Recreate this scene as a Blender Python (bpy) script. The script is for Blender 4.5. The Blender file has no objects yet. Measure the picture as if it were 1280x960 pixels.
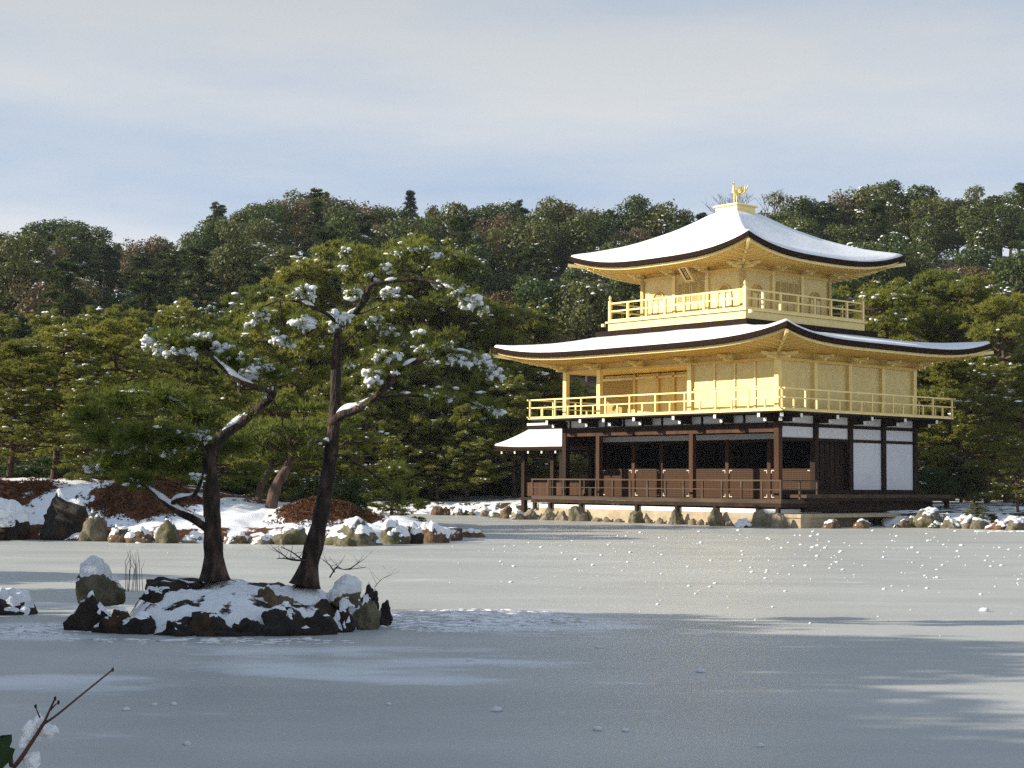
import bpy, math, random
import numpy as np
from mathutils import Vector, Matrix, noise

# ------------------------------------------------------------------ camera, sky, sun, exposure
scene = bpy.context.scene
col = scene.collection
F_PX, HORIZON, CAM_H, ROLL = 2004.27, 601.45, 1.6, math.radians(0.404)
PITCH = math.atan((HORIZON - 480) / F_PX)
SUN_EL, SUN_DIR = math.radians(23.0), Vector((-0.995, -0.105, 0)).normalized()

cam_data = bpy.data.cameras.new('camera')
cam = bpy.data.objects.new('camera', cam_data)
col.objects.link(cam)
cam_data.sensor_width = 36
cam_data.lens = 36 * F_PX / 1280
cam_data.clip_start, cam_data.clip_end = 0.1, 3000
_f = Vector((0, math.cos(PITCH), math.sin(PITCH)))
_u0 = Vector((0, -math.sin(PITCH), math.cos(PITCH)))
_r0 = Vector((1, 0, 0))
_r = _r0 * math.cos(ROLL) + _u0 * math.sin(ROLL)
_u = _u0 * math.cos(ROLL) - _r0 * math.sin(ROLL)
cam.matrix_world = Matrix(((_r.x, _u.x, -_f.x, 0), (_r.y, _u.y, -_f.y, 0), (_r.z, _u.z, -_f.z, CAM_H), (0, 0, 0, 1)))
scene.camera = cam

world = bpy.data.worlds.new('World')
scene.world = world
world.use_nodes = True
wn, wl = world.node_tree.nodes, world.node_tree.links
wn.clear()
w_out = wn.new('ShaderNodeOutputWorld')
w_bg = wn.new('ShaderNodeBackground'); w_bg.inputs['Strength'].default_value = 0.1
w_sky = wn.new('ShaderNodeTexSky'); w_sky.sky_type = 'NISHITA'; w_sky.sun_disc = False
w_sky.sun_elevation = SUN_EL; w_sky.sun_rotation = math.atan2(SUN_DIR.x, SUN_DIR.y) % (2 * math.pi)
w_tc = wn.new('ShaderNodeTexCoord')
w_map = wn.new('ShaderNodeMapping'); w_map.inputs['Scale'].default_value = (2.2, 2.2, 11.0); w_map.inputs['Location'].default_value = (0.35, 0.0, 0.2)
w_n1 = wn.new('ShaderNodeTexNoise'); w_n1.inputs['Scale'].default_value = 1.7; w_n1.inputs['Detail'].default_value = 5.0; w_n1.inputs['Roughness'].default_value = 0.55
w_sep = wn.new('ShaderNodeSeparateXYZ')
w_rmp = wn.new('ShaderNodeValToRGB')           # cloud cover by height above the horizon
cr = w_rmp.color_ramp
cr.elements[0].position, cr.elements[0].color = 0.0, (.80, .80, .80, 1)
cr.elements[1].position, cr.elements[1].color = 1.0, (.30, .30, .30, 1)
for p, v in ((0.140, .86), (0.160, .70), (0.182, .50), (0.203, .64), (0.235, .90), (0.34, .95), (0.42, .70), (0.60, .40)):
    e = cr.elements.new(p); e.color = (v, v, v, 1)
w_add = wn.new('ShaderNodeMath'); w_add.operation = 'MULTIPLY_ADD'
w_sub = wn.new('ShaderNodeMath'); w_sub.operation = 'SUBTRACT'; w_sub.inputs[1].default_value = 0.5
w_cov = wn.new('ShaderNodeMath'); w_cov.operation = 'MULTIPLY_ADD'; w_cov.use_clamp = True
w_mix = wn.new('ShaderNodeMixRGB')
w_cr2 = wn.new('ShaderNodeValToRGB')           # cloud brightness: paler low down, grey lavender higher
c2 = w_cr2.color_ramp
c2.elements[0].position, c2.elements[0].color = 0.13, (5.5, 5.65, 5.8, 1)
c2.elements[1].position, c2.elements[1].color = 0.30, (3.75, 4.0, 4.25, 1)
wl.new(w_tc.outputs['Generated'], w_map.inputs['Vector'])
wl.new(w_map.outputs['Vector'], w_n1.inputs['Vector'])
wl.new(w_tc.outputs['Generated'], w_sep.inputs['Vector'])
wl.new(w_sep.outputs['Z'], w_rmp.inputs['Fac'])
wl.new(w_n1.outputs['Fac'], w_sub.inputs[0])
wl.new(w_sub.outputs[0], w_cov.inputs[0]); w_cov.inputs[1].default_value = 1.15
wl.new(w_rmp.outputs['Color'], w_cov.inputs[2])
wl.new(w_sep.outputs['Z'], w_cr2.inputs['Fac'])
w_blue = wn.new('ShaderNodeMixRGB'); w_blue.inputs['Fac'].default_value = 0.75
w_blue.inputs['Color2'].default_value = (1.9, 3.0, 4.9, 1)
wl.new(w_sky.outputs['Color'], w_blue.inputs['Color1'])
wl.new(w_cov.outputs[0], w_mix.inputs['Fac'])
wl.new(w_blue.outputs['Color'], w_mix.inputs['Color1'])
wl.new(w_cr2.outputs['Color'], w_mix.inputs['Color2'])
wl.new(w_mix.outputs['Color'], w_bg.inputs['Color'])
wl.new(w_bg.outputs['Background'], w_out.inputs['Surface'])

sun_data = bpy.data.lights.new('sun', 'SUN')
sun_data.energy, sun_data.angle, sun_data.color = 5.0, math.radians(0.53), (1.0, 0.91, 0.76)
sun = bpy.data.objects.new('sun', sun_data)
col.objects.link(sun)
_sd = Vector((SUN_DIR.x * math.cos(SUN_EL), SUN_DIR.y * math.cos(SUN_EL), math.sin(SUN_EL)))
sun.rotation_euler = _sd.to_track_quat('Z', 'Y').to_euler()

vs = scene.view_settings
scene.display_settings.display_device = 'sRGB'
vs.view_transform, vs.look, vs.exposure, vs.gamma, vs.use_curve_mapping = 'Standard', 'None', 0.60, 1.0, False
scene.cycles.max_bounces = 6
scene.cycles.use_denoising = False
scene.cycles.caustics_reflective = False
scene.cycles.blur_glossy = 1.0
scene.cycles.caustics_refractive = False

# ------------------------------------------------------------------ helpers
def ray(u, v):
    a, b = u - 640, v - 480
    c, s = math.cos(ROLL), math.sin(ROLL)
    a, b = a * c + b * s, -a * s + b * c
    x, zc = a / F_PX, -b / F_PX
    return Vector((x, math.cos(PITCH) - zc * math.sin(PITCH), math.sin(PITCH) + zc * math.cos(PITCH)))
def at(u, v, Y):                     # point of the photograph's pixel at distance Y ahead of the viewer
    d = ray(u, v)
    return Vector((d.x * Y / d.y, Y, CAM_H + d.z * Y / d.y))
def on_ice(u, v, z=0.0):
    d = ray(u, v); s = (z - CAM_H) / d.z
    return Vector((d.x * s, d.y * s, z))

def smooth(a, b, x):
    t = max(0.0, min(1.0, (x - a) / (b - a)))
    return t * t * (3 - 2 * t)
def interp(x, pts):
    if x <= pts[0][0]: return pts[0][1]
    for (a, va), (b, vb) in zip(pts, pts[1:]):
        if x <= b: return va + (vb - va) * (x - a) / (b - a)
    return pts[-1][1]

class MB:
    def __init__(s): s.v, s.f = [], []
    def add(s, v, f):
        o = len(s.v); s.v += [tuple(p) for p in v]; s.f += [tuple(i + o for i in q) for q in f]; return s
    def box(s, x0, x1, y0, y1, z0, z1):
        return s.add([(x0, y0, z0), (x1, y0, z0), (x1, y1, z0), (x0, y1, z0), (x0, y0, z1), (x1, y0, z1), (x1, y1, z1), (x0, y1, z1)],
                     [(0, 3, 2, 1), (4, 5, 6, 7), (0, 1, 5, 4), (1, 2, 6, 5), (2, 3, 7, 6), (3, 0, 4, 7)])
    def beam(s, p, q, wd, ht):       # bar of rectangular section between two points
        p, q = Vector(p), Vector(q); d = (q - p).normalized()
        up = Vector((0, 0, 1)) if abs(d.z) < .95 else Vector((1, 0, 0))
        sd = d.cross(up).normalized() * wd / 2; u = sd.cross(d).normalized() * ht / 2
        v = []
        for c in (p, q): v += [c - sd - u, c + sd - u, c + sd + u, c - sd + u]
        return s.add(v, [(0, 1, 2, 3), (7, 6, 5, 4), (0, 4, 5, 1), (1, 5, 6, 2), (2, 6, 7, 3), (3, 7, 4, 0)])
    def tube(s, pts, rad, n=8, cap=True):
        pts = [Vector(p) for p in pts]; rings = []; ref = None
        for i, p in enumerate(pts):
            d = (pts[min(i + 1, len(pts) - 1)] - pts[max(i - 1, 0)]).normalized()
            if ref is None: ref = d.orthogonal().normalized()
            ref = (ref - d * ref.dot(d)).normalized(); b = d.cross(ref)
            r = rad[i] if not isinstance(rad, (int, float)) else rad
            rings.append([p + (ref * math.cos(2 * math.pi * k / n) + b * math.sin(2 * math.pi * k / n)) * r for k in range(n)])
        v = [q for R in rings for q in R]; f = []
        for i in range(len(pts) - 1):
            for k in range(n):
                a, b_ = i * n + k, i * n + (k + 1) % n
                f.append((a, b_, b_ + n, a + n))
        if cap:
            f.append(tuple(range(n - 1, -1, -1))); f.append(tuple((len(pts) - 1) * n + k for k in range(n)))
        return s.add(v, f)
    def prism(s, poly, axis_p, axis_q):      # polygon (list of Vectors) extruded by vector axis_q - axis_p
        d = Vector(axis_q) - Vector(axis_p); n = len(poly)
        v = [Vector(p) for p in poly] + [Vector(p) + d for p in poly]
        f = [tuple(range(n - 1, -1, -1)), tuple(range(n, 2 * n))] + [(k, (k + 1) % n, n + (k + 1) % n, n + k) for k in range(n)]
        return s.add(v, f)
    def build(s, name, mat, parent=None, smooth_=False, loc=None):
        me = bpy.data.meshes.new(name)
        me.from_pydata(s.v, [], s.f)
        return link_mesh(name, me, mat, parent, smooth_, loc)

def link_mesh(name, me, mat, parent=None, smooth_=False, loc=None):
    me.validate(); me.update()
    if smooth_: me.polygons.foreach_set('use_smooth', [True] * len(me.polygons))
    if mat: me.materials.append(mat)
    o = bpy.data.objects.new(name, me); col.objects.link(o)
    if parent: o.parent = parent
    if loc is not None: o.location = loc
    return o

def np_mesh(name, V, k):             # V: (n*k,3) array, every k consecutive vertices are one face
    me = bpy.data.meshes.new(name); n = len(V) // k
    me.vertices.add(len(V)); me.vertices.foreach_set('co', np.ascontiguousarray(V, dtype=np.float32).ravel())
    me.loops.add(n * k); me.loops.foreach_set('vertex_index', np.arange(n * k, dtype=np.int32))
    me.polygons.add(n); me.polygons.foreach_set('loop_start', np.arange(0, n * k, k, dtype=np.int32))
    try: me.polygons.foreach_set('loop_total', np.full(n, k, dtype=np.int32))
    except Exception: pass
    me.update(calc_edges=True)
    return me

def tag(o, label, cat, group=None, kind=None):
    if label: o['label'] = label
    if cat: o['category'] = cat
    if group: o['group'] = group
    if kind: o['kind'] = kind
    return o
def empty(name, loc, label, cat, group=None, rz=0.0):
    o = bpy.data.objects.new(name, None); col.objects.link(o)
    o.empty_display_size = 0.2; o.location = loc; o.rotation_euler = (0, 0, rz)
    return tag(o, label, cat, group)
def copy_tree(o, parent=None):
    c = o.copy(); col.objects.link(c)
    if parent: c.parent = parent
    for ch in o.children: copy_tree(ch, c)
    return c

# ------------------------------------------------------------------ materials
def new_mat(name):
    m = bpy.data.materials.new(name); m.use_nodes = True
    nt = m.node_tree; b = nt.nodes['Principled BSDF']
    return m, nt, nt.nodes, nt.links, b
def ramp(nodes, stops):
    r = nodes.new('ShaderNodeValToRGB'); e = r.color_ramp.elements
    e[0].position, e[0].color = stops[0][0], (*stops[0][1], 1)
    e[1].position, e[1].color = stops[-1][0], (*stops[-1][1], 1)
    for p, c in stops[1:-1]:
        x = e.new(p); x.color = (*c, 1)
    return r
def noise_mat(name, stops, scale=4.0, detail=6, rough=.7, metal=0.0, bump=0.0, bscale=None, stretch=None, spec=.4, coord='Object'):
    m, nt, N, L, b = new_mat(name)
    tc = N.new('ShaderNodeTexCoord'); mp = N.new('ShaderNodeMapping')
    if stretch: mp.inputs['Scale'].default_value = stretch
    n1 = N.new('ShaderNodeTexNoise'); n1.inputs['Scale'].default_value = scale; n1.inputs['Detail'].default_value = detail
    r = ramp(N, stops)
    L.new(tc.outputs[coord], mp.inputs['Vector']); L.new(mp.outputs['Vector'], n1.inputs['Vector'])
    L.new(n1.outputs['Fac'], r.inputs['Fac']); L.new(r.outputs['Color'], b.inputs['Base Color'])
    b.inputs['Roughness'].default_value = rough; b.inputs['Metallic'].default_value = metal
    b.inputs['Specular IOR Level'].default_value = spec
    if bump:
        n2 = N.new('ShaderNodeTexNoise'); n2.inputs['Scale'].default_value = bscale or scale * 3; n2.inputs['Detail'].default_value = 6
        bp = N.new('ShaderNodeBump'); bp.inputs['Strength'].default_value = bump; bp.inputs['Distance'].default_value = .05
        L.new(mp.outputs['Vector'], n2.inputs['Vector']); L.new(n2.outputs['Fac'], bp.inputs['Height']); L.new(bp.outputs['Normal'], b.inputs['Normal'])
    return m

M = {}
M['snow'] = noise_mat('snow', [(.3, (.78, .79, .81)), (.7, (.88, .88, .88))], 2.0, 5, .65, bump=.25, bscale=7, spec=.3)
M['snow_fine'] = noise_mat('clinging_snow', [(.3, (.76, .78, .80)), (.7, (.88, .88, .88))], 9.0, 5, .6, bump=.5, bscale=22, spec=.3)
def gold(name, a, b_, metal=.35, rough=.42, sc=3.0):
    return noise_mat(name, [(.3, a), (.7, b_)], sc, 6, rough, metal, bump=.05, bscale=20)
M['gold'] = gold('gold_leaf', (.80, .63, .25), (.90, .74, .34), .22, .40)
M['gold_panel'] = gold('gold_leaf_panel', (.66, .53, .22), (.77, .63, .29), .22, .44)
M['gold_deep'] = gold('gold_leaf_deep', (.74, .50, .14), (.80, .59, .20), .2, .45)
M['bark_roof'] = noise_mat('cypress_bark_roof', [(.3, (.016, .011, .009)), (.7, (.040, .026, .019))], 6, 6, .95, bump=.3, stretch=(1, 1, 8), spec=.05)
M['roof_edge'] = noise_mat('bark_roof_edge', [(.3, (.016, .010, .008)), (.7, (.042, .020, .013))], 6, 6, .95, stretch=(1, 1, 14), spec=.05)
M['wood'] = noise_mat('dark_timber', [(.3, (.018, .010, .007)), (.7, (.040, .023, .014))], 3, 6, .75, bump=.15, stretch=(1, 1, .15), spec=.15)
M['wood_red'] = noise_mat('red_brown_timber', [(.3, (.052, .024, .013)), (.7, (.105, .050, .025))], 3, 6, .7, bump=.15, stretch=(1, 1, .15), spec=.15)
M['wood_grey'] = noise_mat('weathered_timber', [(.3, (.055, .036, .024)), (.7, (.12, .085, .058))], 2.5, 6, .8, bump=.2, stretch=(.2, 1, 1), spec=.15)
M['plaster'] = noise_mat('white_plaster', [(.3, (.74, .75, .76)), (.7, (.82, .82, .81))], 1.2, 5, .8)
M['paper'] = noise_mat('white_paper_panel', [(.3, (.70, .72, .76)), (.7, (.78, .79, .82))], 1.2, 5, .85)
M['white_paint'] = noise_mat('white_end_paint', [(.3, (.76, .76, .74)), (.7, (.84, .84, .82))], 5, 3, .6)
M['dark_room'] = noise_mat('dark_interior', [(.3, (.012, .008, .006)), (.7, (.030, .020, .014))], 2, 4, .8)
M['tan_stone'] = noise_mat('tan_cut_stone', [(.25, (.30, .23, .15)), (.5, (.42, .34, .23)), (.75, (.52, .44, .32))], 2.2, 8, .85, bump=.3)
M['sign_pale'] = noise_mat('pale_metal', [(.3, (.45, .42, .34)), (.7, (.58, .54, .44))], 8, 4, .5, .2)
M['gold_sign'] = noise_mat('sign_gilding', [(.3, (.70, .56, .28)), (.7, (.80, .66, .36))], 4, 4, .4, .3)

def lattice_mat(name, light, dark, pitch):
    m, nt, N, L, b = new_mat(name)
    tc = N.new('ShaderNodeTexCoord'); sep = N.new('ShaderNodeSeparateXYZ'); L.new(tc.outputs['Object'], sep.inputs['Vector'])
    add = N.new('ShaderNodeMath'); add.operation = 'ADD'; L.new(sep.outputs['X'], add.inputs[0]); L.new(sep.outputs['Y'], add.inputs[1])
    outs = []
    for src in (add.outputs[0], sep.outputs['Z']):
        mm = N.new('ShaderNodeMath'); mm.operation = 'MULTIPLY'; mm.inputs[1].default_value = 1 / pitch; L.new(src, mm.inputs[0])
        fr = N.new('ShaderNodeMath'); fr.operation = 'FRACT'; L.new(mm.outputs[0], fr.inputs[0])
        gt = N.new('ShaderNodeMath'); gt.operation = 'LESS_THAN'; gt.inputs[1].default_value = .36; L.new(fr.outputs[0], gt.inputs[0])
        outs.append(gt)
    mx = N.new('ShaderNodeMath'); mx.operation = 'MAXIMUM'; L.new(outs[0].outputs[0], mx.inputs[0]); L.new(outs[1].outputs[0], mx.inputs[1])
    mix = N.new('ShaderNodeMixRGB'); mix.inputs['Color1'].default_value = (*dark, 1); mix.inputs['Color2'].default_value = (*light, 1)
    L.new(mx.outputs[0], mix.inputs['Fac']); L.new(mix.outputs['Color'], b.inputs['Base Color']); b.inputs['Roughness'].default_value = .75; b.inputs['Specular IOR Level'].default_value = .12
    bp = N.new('ShaderNodeBump'); bp.inputs['Strength'].default_value = .6; bp.inputs['Distance'].default_value = .03
    L.new(mx.outputs[0], bp.inputs['Height']); L.new(bp.outputs['Normal'], b.inputs['Normal'])
    return m
M['lattice'] = lattice_mat('brown_lattice', (.090, .047, .027), (.034, .018, .011), .075)
M['gold_lattice'] = lattice_mat('gold_lattice', (.62, .47, .20), (.34, .23, .08), .07)

def rock_mat(name, a, b_, moss, moss_amt):
    m, nt, N, L, b = new_mat(name)
    tc = N.new('ShaderNodeTexCoord'); oi = N.new('ShaderNodeObjectInfo')
    va = N.new('ShaderNodeVectorMath'); va.operation = 'ADD'
    sc = N.new('ShaderNodeMath'); sc.operation = 'MULTIPLY'; sc.inputs[1].default_value = 31.0
    L.new(oi.outputs['Random'], sc.inputs[0]); L.new(tc.outputs['Object'], va.inputs[0]); L.new(sc.outputs[0], va.inputs[1])
    n1 = N.new('ShaderNodeTexNoise'); n1.inputs['Scale'].default_value = 5; n1.inputs['Detail'].default_value = 9; n1.inputs['Roughness'].default_value = .65
    n2 = N.new('ShaderNodeTexNoise'); n2.inputs['Scale'].default_value = 2.2; n2.inputs['Detail'].default_value = 6
    n3 = N.new('ShaderNodeTexNoise'); n3.inputs['Scale'].default_value = 14; n3.inputs['Detail'].default_value = 8; n3.inputs['Roughness'].default_value = .7
    for n in (n1, n2, n3): L.new(va.outputs[0], n.inputs['Vector'])
    r1 = ramp(N, [(.3, a), (.72, b_)]); r2 = ramp(N, [(.62 - moss_amt, (0, 0, 0)), (.72 - moss_amt, (1, 1, 1))])
    L.new(n1.outputs['Fac'], r1.inputs['Fac']); L.new(n2.outputs['Fac'], r2.inputs['Fac'])
    mx = N.new('ShaderNodeMixRGB'); mx.inputs['Color2'].default_value = (*moss, 1)
    L.new(r2.outputs['Color'], mx.inputs['Fac']); L.new(r1.outputs['Color'], mx.inputs['Color1'])
    L.new(mx.outputs['Color'], b.inputs['Base Color']); b.inputs['Roughness'].default_value = .8; b.inputs['Specular IOR Level'].default_value = .3
    bp = N.new('ShaderNodeBump'); bp.inputs['Strength'].default_value = .8; bp.inputs['Distance'].default_value = .06
    L.new(n3.outputs['Fac'], bp.inputs['Height']); L.new(bp.outputs['Normal'], b.inputs['Normal'])
    return m
M['rock_dark'] = rock_mat('dark_wet_rock', (.010, .009, .008), (.050, .040, .030), (.075, .040, .016), .06)  # dark stone, its colour lowered further to hold the shade of trees
M['rock_tan'] = rock_mat('tan_rock', (.14, .11, .075), (.38, .32, .23), (.16, .15, .09), .05)
M['rock_moss'] = rock_mat('mossy_rock', (.06, .052, .034), (.26, .23, .15), (.085, .080, .032), .10)
M['rock_brown'] = rock_mat('brown_rock', (.07, .040, .022), (.24, .15, .085), (.08, .07, .04), .03)

M['trunk_dark'] = noise_mat('dark_pine_bark', [(.35, (.010, .008, .006)), (.52, (.040, .026, .018)), (.68, (.115, .070, .048))], 11, 9, .9, bump=1.0, bscale=26, stretch=(1, 1, .35))
M['trunk_red'] = noise_mat('red_pine_bark', [(.3, (.045, .027, .018)), (.7, (.14, .088, .060))], 5, 8, .9, bump=.8, bscale=12, stretch=(1, 1, .35))
M['trunk_grey'] = noise_mat('grey_bark', [(.3, (.05, .04, .03)), (.7, (.13, .105, .08))], 4, 6, .9, bump=.5, stretch=(1, 1, .3))
M['twig'] = noise_mat('red_twig_bark', [(.3, (.035, .012, .008)), (.7, (.085, .030, .020))], 40, 5, .5)
M['straw'] = noise_mat('dry_stalks', [(.3, (.12, .09, .05)), (.7, (.26, .20, .12))], 12, 3, .8)

def leaf_mat(name, cols, transl=.25, nscale=.45, spec=.25, rough=.55):
    m, nt, N, L, b = new_mat(name)
    oi = N.new('ShaderNodeObjectInfo'); tc = N.new('ShaderNodeTexCoord')
    n1 = N.new('ShaderNodeTexNoise'); n1.inputs['Scale'].default_value = nscale; n1.inputs['Detail'].default_value = 4
    L.new(tc.outputs['Object'], n1.inputs['Vector'])
    geo = N.new('ShaderNodeNewGeometry')
    a1 = N.new('ShaderNodeMath'); a1.operation = 'MULTIPLY_ADD'; a1.inputs[1].default_value = .62; L.new(oi.outputs['Random'], a1.inputs[0])
    a2 = N.new('ShaderNodeMath'); a2.operation = 'MULTIPLY_ADD'; a2.inputs[1].default_value = .5; a2.inputs[2].default_value = -.18; L.new(n1.outputs['Fac'], a2.inputs[0])
    a3 = N.new('ShaderNodeMath'); a3.operation = 'MULTIPLY_ADD'; a3.inputs[1].default_value = .22; L.new(geo.outputs['Random Per Island'], a3.inputs[0]); L.new(a2.outputs[0], a3.inputs[2])
    L.new(a3.outputs[0], a1.inputs[2])
    r = ramp(N, [(i / (len(cols) - 1), c) for i, c in enumerate(cols)]); L.new(a1.outputs[0], r.inputs['Fac'])
    L.new(r.outputs['Color'], b.inputs['Base Color']); b.inputs['Roughness'].default_value = rough; b.inputs['Specular IOR Level'].default_value = spec
    tr = N.new('ShaderNodeBsdfTranslucent'); L.new(r.outputs['Color'], tr.inputs['Color'])
    mx = N.new('ShaderNodeMixShader'); mx.inputs['Fac'].default_value = transl
    L.new(b.outputs['BSDF'], mx.inputs[1]); L.new(tr.outputs['BSDF'], mx.inputs[2]); L.new(mx.outputs['Shader'], N['Material Output'].inputs['Surface'])
    return m
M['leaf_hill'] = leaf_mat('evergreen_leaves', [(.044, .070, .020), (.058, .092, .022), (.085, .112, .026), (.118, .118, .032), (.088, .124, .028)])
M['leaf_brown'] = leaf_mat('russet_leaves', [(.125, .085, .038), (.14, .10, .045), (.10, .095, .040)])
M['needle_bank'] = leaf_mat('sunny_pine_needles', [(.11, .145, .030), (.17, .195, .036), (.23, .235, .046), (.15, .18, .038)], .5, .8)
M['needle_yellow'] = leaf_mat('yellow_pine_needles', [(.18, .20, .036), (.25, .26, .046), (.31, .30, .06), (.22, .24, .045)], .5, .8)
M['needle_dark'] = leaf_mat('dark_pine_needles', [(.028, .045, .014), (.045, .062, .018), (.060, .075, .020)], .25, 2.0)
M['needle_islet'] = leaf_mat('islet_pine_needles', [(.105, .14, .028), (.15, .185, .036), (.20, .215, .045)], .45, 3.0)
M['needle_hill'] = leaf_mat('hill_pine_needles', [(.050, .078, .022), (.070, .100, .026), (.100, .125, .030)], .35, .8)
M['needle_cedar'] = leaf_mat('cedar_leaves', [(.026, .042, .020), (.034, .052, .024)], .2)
M['leaf_front'] = leaf_mat('glossy_leaf', [(.012, .030, .008), (.018, .045, .010)], .2, 20)

# ------------------------------------------------------------------ ground: ice, terrain, bank, islet
def ice_material():
    m, nt, N, L, b = new_mat('pond_ice')
    tc = N.new('ShaderNodeTexCoord')
    def nz(scale, detail, st, rough=.55):
        mp = N.new('ShaderNodeMapping'); mp.inputs['Scale'].default_value = st
        n = N.new('ShaderNodeTexNoise'); n.inputs['Scale'].default_value = scale; n.inputs['Detail'].default_value = detail; n.inputs['Roughness'].default_value = rough
        L.new(tc.outputs['Object'], mp.inputs['Vector']); L.new(mp.outputs['Vector'], n.inputs['Vector']); return n
    base = nz(.30, 8, (.7, 1.6, 1), .62); r = ramp(N, [(.28, (.335, .340, .322)), (.5, (.405, .410, .385)), (.72, (.475, .476, .448))]); L.new(base.outputs['Fac'], r.inputs['Fac'])
    # frozen-in snow streaks in front of the islet
    sep = N.new('ShaderNodeSeparateXYZ'); L.new(tc.outputs['Object'], sep.inputs['Vector'])
    def ell(cx, cy, rx, ry):
        o = []
        for ax, c, rr in (('X', cx, rx), ('Y', cy, ry)):
            s = N.new('ShaderNodeMath'); s.operation = 'SUBTRACT'; s.inputs[1].default_value = c; L.new(sep.outputs[ax], s.inputs[0])
            d = N.new('ShaderNodeMath'); d.operation = 'DIVIDE'; d.inputs[1].default_value = rr; L.new(s.outputs[0], d.inputs[0])
            p = N.new('ShaderNodeMath'); p.operation = 'MULTIPLY'; L.new(d.outputs[0], p.inputs[0]); L.new(d.outputs[0], p.inputs[1]); o.append(p)
        a = N.new('ShaderNodeMath'); a.operation = 'ADD'; L.new(o[0].outputs[0], a.inputs[0]); L.new(o[1].outputs[0], a.inputs[1])
        mr = N.new('ShaderNodeMapRange'); mr.inputs['From Min'].default_value = 1.0; mr.inputs['From Max'].default_value = 0.0; L.new(a.outputs[0], mr.inputs['Value']); return mr
    st = nz(1.1, 6, (.42, 1.1, 1), .6)
    prev = None
    for e in (ell(-1.3, 14.2, 2.1, 1.9), ell(.35, 18.3, 1.7, 1.9), ell(-3.6, 12.6, 1.2, 1.0), ell(-4.9, 17.2, 1.2, 1.6), ell(-7.5, 20.5, 2.5, 1.4)):
        if prev is None: prev = e.outputs[0]; continue
        mxx = N.new('ShaderNodeMath'); mxx.operation = 'MAXIMUM'; L.new(prev, mxx.inputs[0]); L.new(e.outputs[0], mxx.inputs[1]); prev = mxx.outputs[0]
    a = N.new('ShaderNodeMath'); a.operation = 'MULTIPLY_ADD'; a.inputs[1].default_value = .30; L.new(prev, a.inputs[0]); L.new(st.outputs['Fac'], a.inputs[2])
    rr = ramp(N, [(.63, (0, 0, 0)), (.70, (.45, .45, .45)), (.80, (.85, .85, .85))]); L.new(a.outputs[0], rr.inputs['Fac'])
    mx = N.new('ShaderNodeMixRGB'); mx.inputs['Color2'].default_value = (.68, .69, .70, 1); L.new(rr.outputs['Color'], mx.inputs['Fac']); L.new(r.outputs['Color'], mx.inputs['Color1'])
    # a brownish thin spot beside the slush
    e2 = ell(.62, 18.55, .42, .75); fm = N.new('ShaderNodeMath'); fm.operation = 'MULTIPLY'; fm.inputs[1].default_value = .75; fm.use_clamp = True; L.new(e2.outputs[0], fm.inputs[0])
    mx2 = N.new('ShaderNodeMixRGB'); mx2.inputs['Color2'].default_value = (.20, .165, .10, 1); L.new(fm.outputs[0], mx2.inputs['Fac']); L.new(mx.outputs['Color'], mx2.inputs['Color1'])
    # fine frost speckle
    sp = nz(26, 3, (1, 1, 1), .7); rs = ramp(N, [(.55, (0, 0, 0)), (.76, (.42, .42, .42))]); L.new(sp.outputs['Fac'], rs.inputs['Fac'])
    mx3 = N.new('ShaderNodeMixRGB'); mx3.inputs['Color2'].default_value = (.62, .62, .61, 1); L.new(rs.outputs['Color'], mx3.inputs['Fac']); L.new(mx2.outputs['Color'], mx3.inputs['Color1'])
    L.new(mx3.outputs['Color'], b.inputs['Base Color'])
    b.inputs['Roughness'].default_value = .42; b.inputs['Specular IOR Level'].default_value = .30; b.inputs['IOR'].default_value = 1.31
    bn = nz(7, 6, (1, 1, 1)); bp = N.new('ShaderNodeBump'); bp.inputs['Strength'].default_value = .18; bp.inputs['Distance'].default_value = .02
    L.new(bn.outputs['Fac'], bp.inputs['Height']); L.new(bp.outputs['Normal'], b.inputs['Normal'])
    return m
M['ice'] = ice_material()

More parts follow.
